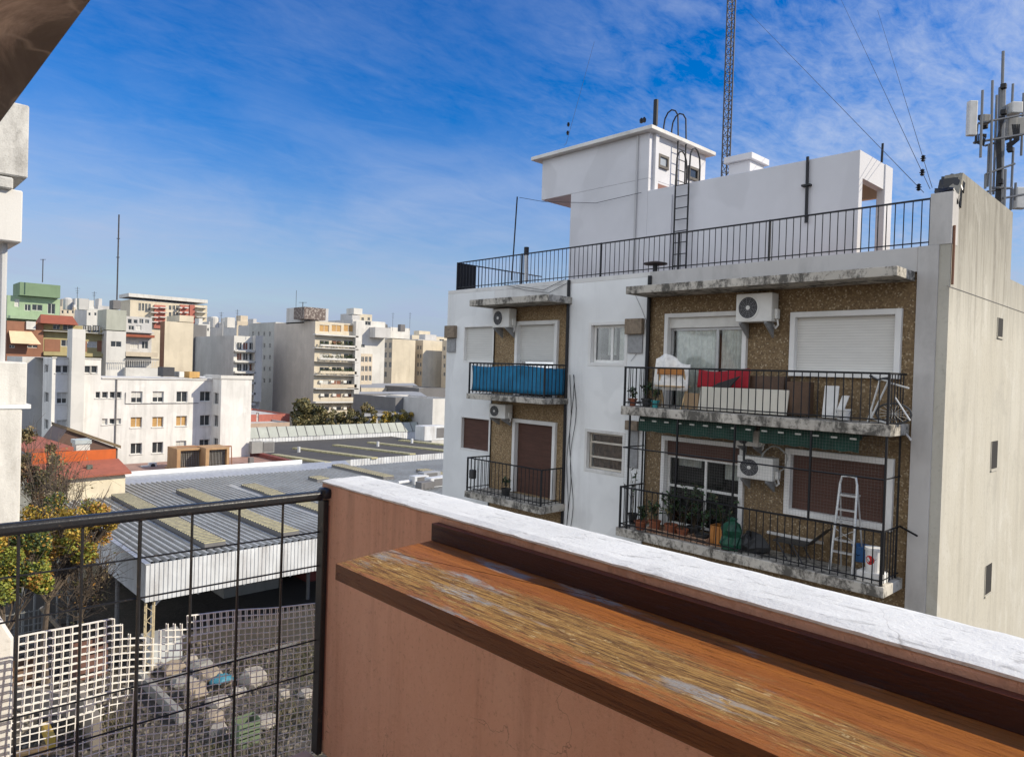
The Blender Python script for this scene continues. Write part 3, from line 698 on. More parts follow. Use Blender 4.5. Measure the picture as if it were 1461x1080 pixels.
for i in range(60): a = i*.33; pp.append((FX-.25+.02*math.sin(i), c.y-.05+(.28+.02*math.sin(i*1.7))*math.cos(a), c.z+(.27+.02*math.cos(i*1.3))*math.sin(a)))
m.tube(pp, .012, 5); o = m.build('hose_coil', plain('grey_hose',(.3,.3,.28)), None); tag(o, 'coiled grey hose hanging by the lower air conditioner', 'hose')
# ---- rolled green awnings with scalloped valance
AWN = plain('green_awning', (.008,.038,.026), .85, 0, .3, 4); AWW = plain('awning_white', (.6,.62,.58), .85)
def awning(p0, p1, label):
    X = FXS+.22; a, b = onx(p0,X), onx(p1,X); t = thing('awning', label, 'awning', (X,(a.y+b.y)/2,a.z), 0, 'green awnings over the lower right balcony')
    m = MB(); N = 40; y0, y1, zt = b.y, a.y, (a.z+b.z)/2
    for i in range(N):
        u, v = y0+(y1-y0)*i/N, y0+(y1-y0)*(i+1)/N; s = .02*math.sin(i*.9); s2 = .02*math.sin((i+1)*.9)
        m.poly([(X+s,u,zt),(X+s2,v,zt),(X+s2-.02,v,zt-.30-.012*math.cos(i+1)),(X+s-.02,u,zt-.30-.012*math.cos(i))])
    o = m.build('valance', AWN, t); q = o.modifiers.new('t','SOLIDIFY'); q.thickness = .01
    m = MB(); m.tube([(X+.06,y0,zt-.01),(X+.06,y1,zt-.01)], .07, 10); m.build('roll', AWN, t, smooth=True)
    k = int((y1-y0)/.29)
    for i in range(k):
        y = y0+.1+(y1-y0-.2)*i/max(1,k-1); m = MB(); m.box(X-.035,X-.025,y-.06,y+.06,zt-.07,zt-.035); m.build('white_dash', AWW, t)
    m = MB(); m.box(X+.05, FX, y0+.05, y0+.08, zt-.02, zt+.02); m.box(X+.05, FX, y1-.08, y1-.05, zt-.02, zt+.02); m.build('arm', IRON, t)
awning(R6(160,112),R6(655,148),'green scalloped awning rolled up above the half lowered brown shutter')
awning(R6(685,155),R6(1115,190),'green scalloped awning rolled up above the wide brown shutter window')
# ---- cage of posts, bars and netting over the lower balcony
cg = thing('balcony_cage', 'black bar cage with fine netting closing the lower right balcony', 'cage', (FXS+.06,7.6,ZB2))
zb = ZB1-.17
for p, X in ((R6(112,300),FXS+.06),(R6(325,150),FXS+.06),(R6(572,220),FXS+.06),(R6(615,220),FXS+.3),(R6(903,250),FXS+.06),(R6(1226,400),FXS+.06)):
    y = onx(p, X).y; m = MB(); m.box(X-.018,X+.018,y-.018,y+.018, (ztB2 if p in (R6(325,150),R6(572,220),R6(903,250)) else ZB2) if X < FXS+.2 else zb-.8, zb); m.build('post', IRON, cg)
m = MB(); m.box(FX-.1,FX-.07,4.66,4.69,ZB2,zb); m.build('post', IRON, cg)
m = MB(); m.box(FX-.1,FX-.07,10.5,10.53,ZB2,zb); m.build('post', IRON, cg)
zc = onx(R6(590,300),FXS+.06).z
m = MB(); m.tube([(FX-.06,4.66,zc),(FXS+.06,4.66,zc),(FXS+.06,10.5,zc),(FX-.06,10.5,zc)], .016, 5); m.build('cross_bar', IRON, cg)
m = MB()
y = 4.7
while y < 10.5: m.tube([(FXS+.075,y,ztB2),(FXS+.075,y,zb)], .0011, 3, cap=False); y += .06
z = ztB2
while z < zb: m.tube([(FXS+.075,4.7,z),(FXS+.075,10.5,z)], .0011, 3, cap=False); z += .06
m.build('netting', plain('pale_netting', (.15,.15,.14)), cg)
# ================================================================== THINGS ON THE BALCONIES
XI = FXS+.30
def yz(p, X=XI): q = onx(p, X); return q.y, q.z
def pboard(name, tl, br, X, mat, label, cat, th=.03, lean=.0, tilt=0):
    """a panel standing on a balcony, seen between two photo corners, with real thickness and lean"""
    a, b = onx(tl,X), onx(br,X); y0,y1,z0,z1 = b.y,a.y,b.z,a.z; m = MB()
    m.hexa([(X,y0,z0),(X+th,y0,z0),(X+th,y1,z0),(X,y1,z0),(X+lean,y0+tilt,z1),(X+lean+th,y0+tilt,z1),(X+lean+th,y1+tilt,z1),(X+lean,y1+tilt,z1)])
    o = m.build(name, mat, None, bevel=.006); tag(o, label, cat); return o
CREAM = stained('cream_panel', (.66,.62,.52), (.35,.3,.22), .3); RED = plain('red_cloth', (.34,.008,.018), .8, 0, .2, 3)
o = pboard('panel', R6b(415,552), R6b(795,678), XI, CREAM, 'long cream panel leaning inside the upper right railing', 'panel', .04, .1)
def red(t, v):
    a, b = onx(R6b(412,478),XI+.2), onx(R6b(636,565),XI+.2); return (XI+.2+.03*math.sin(t*17)+.05*v, a.y+(b.y-a.y)*t, b.z+(a.z-b.z)*v-.04*math.sin(t*5)*v)
cloth('red_blanket', RED, red, 30, 6, 'red blanket hung behind the long cream panel', 'blanket')
m = MB(); a, b = onx(R6b(470,540),XI+.17), onx(R6b(600,490),XI+.17)
m.hexa([(XI+.1,a.y,a.z-.1),(XI+.14,a.y,a.z-.1),(XI+.14,a.y-.45,a.z-.12),(XI+.1,a.y-.45,a.z-.12),(XI+.1,a.y-.2,a.z+.02),(XI+.14,a.y-.2,a.z+.02),(XI+.14,a.y-.75,a.z+.2),(XI+.1,a.y-.75,a.z+.2)])
tag(m.build('dark_bag', plain('dark_bag',(.03,.025,.025)), None, bevel=.02), 'dark folded bag lying on the red blanket', 'bag')
pboard('cabinet', R6b(800,530), R6b(890,680), XI+.12, plain('brown_board',(.10,.055,.03),.6,0,.3), 'brown wooden board standing right of the cream panel', 'board', .25)
pboard('cabinet', R6b(640,505), R6b(785,600), XI+.3, plain('dark_wood',(.09,.05,.03),.6,0,.3), 'low dark wooden cabinet behind the cream panel', 'cabinet', .3)
pboard('white_plank', R6b(955,548), R6b(1012,690), XI+.05, WMET, 'upright white plank on the upper right balcony', 'plank', .03, .1)
pboard('white_plank', R6b(1005,590), R6b(1032,690), XI, WMET, 'short tilted white plank leaning beside the upright one', 'plank', .03, .08, -.12)
def pail(p, X, r, h, mat, label, name='bucket', cat='bucket'):
    q = onx(p, X); t = thing(name, label, cat, (X,q.y,q.z)); m = MB(); m.lathe([(r*.8,0),(r*.82,.01),(r,h),(r+.012,h+.002),(r+.012,h-.025),(r-.01,h-.03),(r*.78,.03)], (0,0,0), 18); m.build('pail', mat, t, local=True, smooth=False)
    m = MB(); m.tube([(0,-r-.012+.0,h-.03),(-.06*0-.05,-r*.7,h-.12),(-r-.02,0,h-.17),(-.05,r*.7,h-.12),(0,r+.012,h-.03)], .005, 5); m.build('handle', IRON, t, local=True); return t
pail(R6b(1045,696), XI, .13, .2, WMET, 'small white bucket on the floor beside the white planks')
# wooden folding chair with a white cloth
q = onx(R6b(300,640), XI+.15); t = thing('folding_chair', 'pale wooden chair with orange top rail on the upper right balcony', 'chair', (XI+.15,q.y,ZB1))
PW = plain('pale_pine',(.60,.42,.22),.6,0,.2,5); OW = plain('orange_pine',(.45,.18,.04),.6,0,.2,5)
for sy in (-.36,.36):
    for x0_, x1_ in ((-.18,.12),(.2,-.1)):
        m = MB(); m.tube([(x0_,sy,0),(x1_,sy*.92,.55 if x1_ > 0 else .92)], .022, 6); m.build('leg', PW, t, local=True)
m = MB(); m.box(-.12,-.09,-.36,.36,.78,.92); m.build('backrest', OW, t, local=True, bevel=.01)
m = MB(); m.box(-.2,.2,-.36,.36,.50,.53); m.build('seat', PW, t, local=True, bevel=.01)
def wc(tt, v):
    a = onx(R6b(222,540),XI+.1); b = onx(R6b(365,600),XI+.1); return (XI+.06+.05*math.sin(tt*14)+.1*v, a.y+(b.y-a.y)*tt, ZB1+.42+(.72+.12*math.sin(tt*5))*v)
cloth('white_cloth', CURT, wc, 24, 6, 'white cloth draped over the pale wooden chair', 'cloth')
pboard('cardboard_box', R6b(355,580), R6b(412,650), XI+.05, plain('cardboard',(.33,.22,.12)), 'open brown cardboard box between the chair and cream panel', 'box', .35)
# silver folding frame (a stripped bicycle frame) at the right end
def bicycle():
    q = onx(R6b(1255,690), XI+.02); t = thing('bicycle', 'silver bicycle leaning at the right end of the upper balcony', 'bicycle', (XI+.1,q.y,ZB1))
    SIL = plain('silver_paint',(.62,.62,.60),.35,.2)
    def pt(zx_, zy_, X=XI+.1): g = onx(R6b(zx_,zy_), X); return (g.x, g.y, g.z)
    for a, b, r in (((1165,508),(1240,530),.02),((1205,520),(1150,705),.018),((1240,530),(1165,690),.018),((1165,690),(1235,712),.02),((1240,535),(1330,560),.018),((1270,600),(1335,700),.016),((1150,705),(1170,660),.016)):
        m = MB(); m.tube([pt(*a),pt(*b)], r, 7); m.build('frame_tube', SIL, t)
    for c, rad in (((1258,675),.30),):
        m = MB(); g = pt(*c); pp = [(g[0]+.05, g[1]+rad*math.cos(i*math.pi/14), max(ZB1+.02,g[2]+.02)+rad*.62*math.sin(i*math.pi/14)) for i in range(29)]; m.tube(pp, .02, 6); w = m.build('wheel', plain('tyre',(.05,.05,.05)), t)
        m = MB()
        for i in range(14): m.tube([(g[0]+.05,g[1],max(ZB1+.02,g[2]+.02)), pp[i*2]], .004, 4)
        m.build('spokes', SIL, w)
    m = MB(); m.tube([pt(1160,505),pt(1195,522),pt(1245,515)], .024, 6); m.build('saddle', ACD, t)
bicycle()
# ---- pot plants
LEAF = [plain('leaf_dark',(.018,.045,.016),.6,0,.4,9), plain('leaf_mid',(.04,.085,.025),.6,0,.3,9), plain('leaf_dry',(.12,.10,.04),.7,0,.3,9)]
TPOT = plain('clay_pot',(.26,.085,.04),.8,0,.2,6); BLK = plain('plastic_pot',(.03,.03,.03),.5)
def pot_plant(p, X, r, h, ph, label, seed, pm, n=110, spread=1., kind=0, group='pot plants on the lower right balcony', zf=None):
    q = onx(p, X); z = q.z if zf is None else zf
    t = thing('pot_plant', label, 'plant', (X,q.y,z), 0, group)
    m = MB(); m.lathe([(r*.7,0),(r,h),(r+.012,h+.002),(r+.012,h-.03),(r-.012,h-.035),(r*.6,h-.04)], (0,0,0), 14); m.build('pot', pm, t, local=True)
    rd = random.Random(seed); m = MB(); st = MB()
    for i in range(9):
        a = rd.uniform(0,6.28); s = rd.uniform(.1,.5)*spread*ph; tip = (s*math.cos(a), s*math.sin(a), h+ph*rd.uniform(.5,1)); mid = (tip[0]*.3,tip[1]*.3,h+(tip[2]-h)*.55)
        st.tube([(0,0,h-.05),mid,tip], .006, 4, r1=.003)
        for k in range(n//9):
            u = rd.uniform(.25,1); bx = [mid[j]+(tip[j]-mid[j])*u for j in range(3)] if u > .4 else [mid[j]*u/.4 if j < 2 else h+(mid[2]-h)*u/.4 for j in range(3)]
            d = Vector((rd.uniform(-1,1),rd.uniform(-1,1),rd.uniform(-.6,.8))).normalized(); w = d.cross(Vector((rd.uniform(-1,1),rd.uniform(-1,1),1))).normalized()
            L = rd.uniform(.05,.11)*(1 if kind == 0 else 1.8); W = L*(.32 if kind == 0 else .14); b = Vector(bx)
            m.m = 0 if rd.random() < .6 else (1 if rd.random() < .75 else 2); m.poly([b, b+d*L*.5+w*W, b+d*L, b+d*L*.5-w*W])
    st.build('stem', plain('stem_brown',(.08,.06,.035)), t, local=True); m.build('foliage', LEAF, t, local=True)
    return t
X2 = FXS+.28
pot_plant(R6(165,570), X2, .15,.20,.35,'round leafy plant in a clay pot at the left railing corner',1,TPOT,130, zf=ZB2)
pot_plant(R6(225,590), X2, .14,.26,.40,'bushy plant in a brown pot second from the left railing corner',2,TPOT,110, zf=ZB2+.02)
pot_plant(R6(295,600), X2+.05, .15,.24,.85,'tall leafy plant in a clay pot below the balcony door',3,TPOT,190, zf=ZB2+.02)
pot_plant(R6(345,615), X2, .13,.22,.8,'tall thin plant in a clay pot left of the wooden crate',4,TPOT,150,1.2, zf=ZB2)
pot_plant(R6(430,630), X2, .15,.20,.6,'dark drooping plant in a low pot beside the wooden crate',5,BLK,160,1.3, zf=ZB2)
pot_plant(R6(395,600), FX-.35, .16,.25,1.0,'tall dark plant against the balcony door glass',6,BLK,200,1., zf=ZB2)
pot_plant(R6(520,640), FX-.4, .16,.25,.9,'dark bushy plant behind the green bag',7,BLK,200,1.2, zf=ZB2)
pot_plant(R6(130,540), FX-.3, .12,.25,1.25,'bare twiggy plant in the left corner of the caged balcony',8,BLK,30,.6, zf=ZB2)
pot_plant(R6b(130,625), X2, .10,.18,.30,'small plant in a clay pot at the upper balcony left corner',9,TPOT,60, group='pot plants on the upper right balcony', zf=ZB1)
pot_plant(R6b(190,630), X2, .12,.2,.42,'dark green plant on the upper balcony beside the wooden chair',10,BLK,140, group='pot plants on the upper right balcony', zf=ZB1)
pot_plant(R6b(228,635), X2-.04, .09,.17,.3,'plant in a turquoise pot on the upper right balcony',11,plain('turquoise_pot',(.05,.32,.33),.5),80, group='pot plants on the upper right balcony', zf=ZB1)
pot_plant(R7(262,915), FX-.5, .14,.2,.3,'small dark plant on the empty lower left balcony',12,BLK,80, group='pot plants on the left balconies', zf=ZA2)
def crate(tl, br, X, label, mat=OW, zf=None):
    a, b = onx(tl,X), onx(br,X); y0,y1 = b.y,a.y; h = a.z-b.z; z = b.z if zf is None else zf
    t = thing('wooden_crate', label, 'crate', (X,(y0+y1)/2,z))
    n = max(3, int((y1-y0)/.1)); m = MB()
    if y1-y0 < h*1.3:
        for i in range(n): u = y0+(y1-y0)*i/n; m.box(X,X+.015,u+.008,u+(y1-y0)/n-.008,z,z+h)
    else:
        for i in range(3): m.box(X,X+.015,y0,y1,z+h*i/3+.01,z+h*(i+1)/3-.01)
    m.build('front_slats', mat, t)
    m = MB(); m.box(X+.016,X+.35,y0,y0+.015,z,z+h); m.box(X+.016,X+.35,y1-.015,y1,z,z+h); m.build('side_boards', mat, t)
    m = MB(); m.box(X+.335,X+.35,y0+.016,y1-.016,z,z+h); m.build('back_board', mat, t)
crate(R6(462,560), R6(528,660), X2, 'upright orange wooden crate beside the green bag', zf=ZB2)
PALE = plain('pale_crate',(.42,.26,.17),.7,0,.25,6)
crate(R6(190,560), R6(268,600), FXS+.14, 'low pale wooden planter crate under the second pot', PALE, ZB2)
crate(R6(272,580), R6(362,622), FXS+.14, 'low pale wooden planter crate in the middle of the pots', PALE, ZB2)
crate(R6(368,605), R6(448,650), FXS+.14, 'low pale wooden planter crate left of the orange crate', PALE, ZB2)
m = MB(); a = onx(R6(560,600), X2)
m.lathe([(.10,0),(.17,.02),(.19,.14),(.15,.28),(.17,.42),(.12,.54),(.07,.60),(.09,.66),(.01,.67)], (0,0,0), 14); rr_ = random.Random(2); m.v = [(x*(1+.22*math.sin(9*z+3*math.atan2(y,x))+rr_.uniform(-.08,.08))+a.x, y*1.25*(1+.2*math.sin(11*z+5*math.atan2(y,x)))+a.y, z*(1+rr_.uniform(-.03,.03))+ZB2) for x,y,z in m.v]; tag(m.build('green_bag', plain('green_plastic',(.008,.075,.04),.45,0,.4,8), None, smooth=False), 'green plastic bag standing right of the upright orange crate', 'bag')
# aluminium step ladder
ALU = plain('aluminium',(.60,.60,.59),.35,.5)
def stepladder():
    X = XI; a = onx(R6(1040,365),X); t = thing('step_ladder', 'aluminium step ladder standing in the lower right balcony cage', 'ladder', (X,a.y,ZB2))
    yL0,yR0 = onx(R6(985,745),X).y, onx(R6(1084,765),X).y; yL1,yR1 = onx(R6(1003,400),X).y, onx(R6(1078,400),X).y; zt = onx(R6(1040,368),X).z; z1 = onx(R6(1040,405),X).z
    m = MB(); pp = [(X,yL0,ZB2+.01),(X+.3,yL1,z1),(X+.31,yL1-.03,zt-.02),(X+.32,(yL1+yR1)/2,zt),(X+.31,yR1+.03,zt-.02),(X+.3,yR1,z1),(X,yR0,ZB2+.01)]; m.tube(pp, .024, 8); m.build('front_frame', ALU, t)
    for y in (430,510,555,640,690):
        z = onx(R6(1040,y),X+.15).z; k = (z-ZB2)/(z1-ZB2); ya, yb_ = yL0+(yL1-yL0)*k, yR0+(yR1-yR0)*k; xx = X+.3*k
        m = MB(); m.box(xx-.02,xx+.06,min(ya,yb_),max(ya,yb_),z-.02,z+.012) if y != 430 else m.box(xx-.03,xx+.2,min(ya,yb_),max(ya,yb_),z-.1,z-.06); m.build('step' if y != 430 else 'platform', ALU, t)
    for s0,s1 in ((yL0,yL1),(yR0,yR1)):
        m = MB(); m.tube([(X+.55,s0,ZB2+.01),(X+.32,s1,z1)], .016, 6); m.build('rear_leg', ALU, t)
    m = MB(); za, zb_ = onx(R6(1030,590),X+.1).z, onx(R6(1030,640),X+.1).z
    m.tube([(X+.1,yL0-.02,za),(X+.1,yR0+.02,zb_)], .008, 5); m.tube([(X+.11,yL0-.02,zb_),(X+.11,yR0+.02,za)], .008, 5); m.build('brace', ALU, t)
stepladder()
PWH = plain('paint_bucket_white',(.74,.73,.70),.5,0,.1,7)
def paint_bucket():
    q = onx(R6(1172,775), FXS+.22); r, h = .135, .44; t = thing('paint_bucket', 'white paint bucket with round red mark standing on a white block', 'bucket', (FXS+.22,q.y,q.z))
    m = MB(); m.lathe([(r*.88,0),(r*.9,.01),(r,h-.05),(r+.012,h-.05),(r+.012,h),(0,h+.002)], (0,0,0), 20); m.build('bucket', PWH, t, local=True)
    m = MB(); N = 12
    rr = r+.004
    pts = []
    for i in range(N):
        a = 2*math.pi*i/N; ph = math.pi*.97+.62*math.cos(a); z = h*.5+.085*math.sin(a); k = r*.9+(r*.1)*z/h+.003; pts.append((k*math.cos(ph), k*math.sin(ph), z))
    c = (-(r*.95+.006), -.01, h*.5)
    for i in range(N): m.poly([c, pts[i], pts[(i+1)%N]])
    m.build('red_mark', plain('red_print',(.55,.02,.02),.5), t, local=True)
    m = MB(); m.tube([(0,-r-.015,h-.06),(-.1,-r*.6,h-.2),(-r-.03,0,h-.26),(-.1,r*.6,h-.2),(0,r+.015,h-.06)], .004, 5); m.build('handle', IRON, t, local=True)
    return q
q = paint_bucket()
m = MB(); m.box(FXS+.09, FXS+.42, q.y-.2, q.y+.24, ZB2, q.z-.002); tag(m.build('white_block', WHITE2, None, bevel=.015), 'low dirty white block under the paint bucket', 'block')
q2 = onx(R6(1140,700), FX-.4); pail(R6(1120,730), FX-.3, .16, .3, plain('blue_bucket',(.03,.12,.3),.5), 'blue bucket behind the white paint bucket')
def lounger():
    X = FXS+.45; a, b = onx(R6(735,720),X), onx(R6(960,760),X); t = thing('garden_lounger', 'dark folding garden lounger on the lower right balcony floor', 'lounger', (X,(a.y+b.y)/2,ZB2))
    y1, y0 = a.y, b.y; z = ZB2+.33
    m = MB(); m.hexa([(X,y0+.4,z),(X+.4,y0+.4,z),(X+.4,y1,z),(X,y1,z),(X,y0+.4,z+.03),(X+.4,y0+.4,z+.03),(X+.4,y1,z+.03),(X,y1,z+.03)]); m.build('seat', BLK, t)
    m = MB(); m.hexa([(X,y0,z+.4),(X+.4,y0,z+.4),(X+.4,y0+.4,z),(X,y0+.4,z),(X,y0-.02,z+.42),(X+.4,y0-.02,z+.42),(X+.4,y0+.39,z+.03),(X,y0+.39,z+.03)]); m.build('backrest', BLK, t)
    for yy in (y0+.55, y1-.2):
        for xx in (X, X+.4): m = MB(); m.tube([(xx,yy-.12,ZB2),(xx,yy+.1,z)], .014, 5); m.build('leg', ACD, t)
lounger()
pboard('white_plank', R6(712,600), R6(955,660), FX-.12, WHITE2, 'long low white board along the wall behind the garden lounger', 'board', .05)
m = MB(); a = onx(R6(645,600), X2+.3); m.lathe([(.18,0),(.27,.04),(.29,.12),(.2,.24),(.14,.29),(.01,.31)], (0,0,0), 16); rr_ = random.Random(4); m.v = [(x*(1+.25*math.sin(2*math.atan2(y,x)+8*z)+rr_.uniform(-.1,.1))+a.x, y*1.5*(1+.2*math.sin(3*math.atan2(y,x)+1)+rr_.uniform(-.08,.08))+a.y, z*(1+.35*math.sin(2.3*math.atan2(y,x)))+ZB2) for x,y,z in m.v]; tag(m.build('dark_sack', BLK, None, smooth=False), 'dark sack on the balcony floor between the bag and the lounger', 'sack')
m = MB(); a = onx(R5(148,820), FXS+.02); m.box(a.x-.06,a.x+.08,a.y-.12,a.y+.08,a.z-.13,a.z+.13); tag(m.build('hanging_box', BLK, None, bevel=.02), 'small black box hanging on the empty lower left balcony railing', 'box')
# white spout pipes at the slab ends
for p0,p1 in ((R6(1305,165),R6(1338,205)),(R6(1290,580),R6(1365,622))):
    m = MB(); a, b = onx(p0,FX-.25), onx(p1,FX-.6); a = onx(p0, FX-.02); m.tube([a, onx(p1,FX-.30)], .02, 6); m.build('drain_spout', WMET if p0[1] < 700 else IRON, rb)
# ================================================================== TERRACE HOUSE, LADDERS, ROOF THINGS
XP = 16.1
PW_ = stained('penthouse_white', (.60,.60,.625), (.42,.40,.42), .3, .5, .85, streak=.12, sc=.7)
ph = thing('rooftop_house', 'white rooftop house with overhanging tank block on the apartment terrace', 'building', (XP,11,2.3))
zlow = (onx((1227,215),XP).z+onx((927,271),XP).z)/2
y0p, y1p = 6.21, 14.62; yb0, yb1 = 11.79, 15.87
zbt = onx((927,183),XP).z-.1; zbb = onx((773,286.5),XP).z
xbR = ony((1007.2,222.6), yb0).x
m = MB(); m.box(XP, XP+.2, y0p, yb0-.001, 2.301, zlow); m.box(XP+.2, 19, 7.6, yb0, 2.301, zlow-.15); m.box(XP, xbR, yb0, y1p, 2.301, zbb+.01)
m.build('wall', PW_, ph, bevel=.01)
m = MB(); m.box(XP, xbR, yb0, yb1, zbb+.012, zbt-.012); bx = m.build('tank_block', PW_, ph, bevel=.01)
m = MB(); m.box(XP-.22, xbR+.2, yb0-.22, yb1+.3, zbt-.01, zbt+.10); m.build('roof_slab', WHITE2, ph, bevel=.01)
# windows of the tank block, looking to -y
def bxwin(tl, br, gl):
    a, b = ony(tl,yb0), ony(br,yb0); m = MB(); f = fy(yb0); u0,u1,z0,z1 = a.x,b.x,b.z,a.z; t = .07
    m.fbox(f,u0,u0+t,z0,z1,-.06,.0); m.fbox(f,u1-t,u1,z0,z1,-.06,0); m.fbox(f,u0+t,u1-t,z1-t,z1,-.06,0); m.fbox(f,u0+t,u1-t,z0,z0+t,-.06,0)
    w = m.build('window', plain('dark_frame',(.06,.05,.04)), ph); m = MB(); m.fbox(f,u0+t,u1-t,z0+t,z1-t,-.02,-.004); m.build('pane', gl, w)
bxwin(R2(930,420), R2(995,535), GLASSL); bxwin(R2(1132,500), R2(1195,612), GLASS)
m = MB(); a, b = ony(R2(918,618),yb0), ony(R2(1010,665),yb0); m.box(a.x,b.x,yb0-.03,yb0,zlow-.14,a.z); m.build('door', plain('brown_door',(.16,.06,.04)), ph)
m = MB(); a, b = ony(R2(905,290),yb0), ony(R2(926,290),yb0); m.box(a.x,b.x,yb0-.09,yb0-.001,zlow-.12,zbt-.02); m.build('corner_post', PW_, ph)
m = MB(); q = onx(R2(800,290),XP-.03); m.tube([(XP-.03,q.y,2.35),(XP-.03,q.y,zbt-.03)], .03, 6); m.build('drain_pipe', stained('grey_pipe',(.5,.5,.5)), ph)
m = MB(); a, b = onx(R2(1008,700),XP), onx(R2(1025,960),XP); m.box(XP-.05,XP-.001,b.y,a.y,2.31,a.z); m.build('wall_pier', PW_, ph)
# the open porch at the near end
zl = ony((1229.8,254),y0p).z; xq = ony((1270,300),y0p).x; xp0 = ony((1259.5,300),y0p).x
BG = stained('porch_beige',(.52,.42,.34),(.3,.24,.2),.4)
m = MB(); m.box(XP+.001,xq-.001,y0p+.001,y0p+.18,zl,zlow-.001); m.build('lintel', PW_, ph)
m = MB(); m.box(xp0,xq,y0p-.03,y0p+.15,2.301,zlow+.0); m.build('post', PW_, ph, bevel=.008)
m = MB(); m.box(XP+.2,xq-.002,y0p+.19,7.6,zlow-.16,zlow-.02); m.build('porch_roof', BG, ph)
XB = xq+.02; w0 = onx(R1(370,560),XB); w1 = onx(R1(287,440),XB)
m = MB(); m.holes(fx(XB), y0p+.25, 7.6, 2.301, zlow-.02, [(w0.y, 7.45, 2.35, w1.z)], .12); m.build('porch_wall', BG, ph); 
m = MB(); m.box(XP+.201,XB,7.45,7.6,2.301,zlow-.17); m.build('porch_wall', BG, ph)
m = MB(); q = onx(R2(1260,580),XP)
ch = thing('roof_chimney', 'square white chimney block on the rooftop house', 'chimney', (19.2,11,zlow))
a, b = onx((1040,230),17.5), onx((1070,232),17.5); m = MB(); xe_ = ony((1090,240),b.y).x
m.box(17.5,xe_,b.y,a.y,zlow-.3,onx((1070,228),17.5).z); m.build('stack', PW_, ch, bevel=.01)
m = MB(); m.box(17.4,xe_+.1,b.y-.1,a.y+.1,onx((1070,228),17.5).z+.001,onx((1070,219),17.5).z); m.build('cap', PW_, ch, bevel=.01)
# ladders
def ladder(name, label, fpt, z0, z1, w, hoop, step=.30):
    t = thing(name, label, 'ladder', tuple(fpt(0,z0)))
    for s in (-1,1):
        m = MB(); pp = [fpt(s*w/2,z0,0),fpt(s*w/2,z1,0)]
        for k in range(1,7): a = math.pi*k/6; pp.append(fpt(s*w/2, z1+hoop*.45+ .45*hoop*math.sin(a), .25-.25*math.cos(a)))
        pp.append(fpt(s*w/2, z1-.25, .5)); m.tube(pp, .022, 6); m.build('rail', IRON, t)
    z = z0+.2
    while z < z1: m = MB(); m.tube([fpt(-w/2,z,0),fpt(w/2,z,0)], .014, 5); m.build('rung', IRON, t); z += step
    return t
q = onx(R2(1092,800),XP-.12)
ladder('wall_ladder','black iron ladder with hooped handrails up the rooftop house wall', lambda u,z,d=0: Vector((XP-.14+d,q.y-u,z)), 2.35, zlow+.05, .40, .95)
q3 = ony(R2(1110,260),yb0-.2)
ladder('wall_ladder','black iron ladder with tall hooped rails against the tank block', lambda u,z,d=0: Vector((q3.x+u,yb0-.14+d,z)), zlow, zbt+.12, .40, .9)
def stick(name, label, cat, p0, p1, X, r, mat=IRON, extra=None):
    a, b = onx(p0,X), onx(p1,X); m = MB(); m.tube([a,b], r, 6); o = m.build(name, mat, None); tag(o, label, cat); return o
t = thing('flue_pipe','white flue pipe with dark cap behind the roof railing','pipe', tuple(onx((751,402),FX+.5)))
m = MB(); a, b, c = onx((751,402),FX+.5), onx((751,362),FX+.5), onx((751,353),FX+.5); m.tube([a,b],.06,10); m.build('pipe', WHITE2, t); m = MB(); m.tube([(b.x,b.y,b.z-.05),(b.x,b.y,c.z)],.075,10); m.build('cap', IRON, t)
stick('thin_mast','thin dark leaning mast at the left end of the roof railing','mast',(730,400),(738,281),FX+.6,.022)
stick('tall_flue','dark upright flue pipe rising above the tank block roof','pipe',R2(915,232),R2(921,60),17.2,.07)
stick('iron_pole','dark iron pole fixed to the rooftop house wall','pole',(1150,318),(1152.5,224),XP-.06,.035)
m = MB(); a = onx((1151,265),XP-.05); m.box(XP-.12,XP-.005,a.y-.1,a.y+.1,a.z-.02,a.z+.02); o = m.build('clamp', IRON, None); adopt(o, bpy.data.objects['iron_pole'])
stick('thin_pole','short dark rod standing behind the porch roof','pole',(1258,232),(1259.5,205),20,.03)
t = thing('roof_vent','dark flat mushroom vent on the parapet above the canopy','vent', tuple(onx((935,388),FX+.1)))
a, b = onx((935,376),FX+.1), onx((935,388),FX+.1); m = MB(); m.lathe([(.0,.05),(.10,.045),(.30,0),(.30,-.02),(.05,-.03)], tuple(a), 16); m.build('cap', plain('rusty_dark',(.05,.035,.03)), t); m = MB(); m.tube([(a.x,a.y,ZP-.02),(a.x,a.y,a.z-.02)],.06,8); m.build('stem', IRON, t)
# small spotlight pair and line insulators
LIN = plain('dark_line',(.03,.03,.035),.6)
def wire(name, label, pts, r=.008, blobs=()):
    t = thing(name, label, 'cable', tuple(pts[0])); m = MB(); P_ = []
    for a, b in zip(pts, pts[1:]):
        for i in range(8):
            k = i/8; P_.append(a+(b-a)*k)
    P_.append(pts[-1]); m.tube(P_, r, 4); m.build('line', LIN, t)
    for bb in blobs:
        m = MB(); m.lathe([(.015,-.07),(.045,-.045),(.025,-.015),(.06,.0),(.025,.015),(.045,.045),(.015,.07)], tuple(bb), 8); m.build('insulator', IRON, t)
    return t
MX = 26.0
mt = onx((1047,-60),MX); 
end = onx((1328,285), FX+.3)
def on(p0, p1, p): # depth interpolation along a guy wire: point at photo position between two 3d ends
    d = ray(p); n = (p1-p0).cross(ray((p[0]+300,p[1]-20))); return d*(p0.dot(n)/d.dot(n))
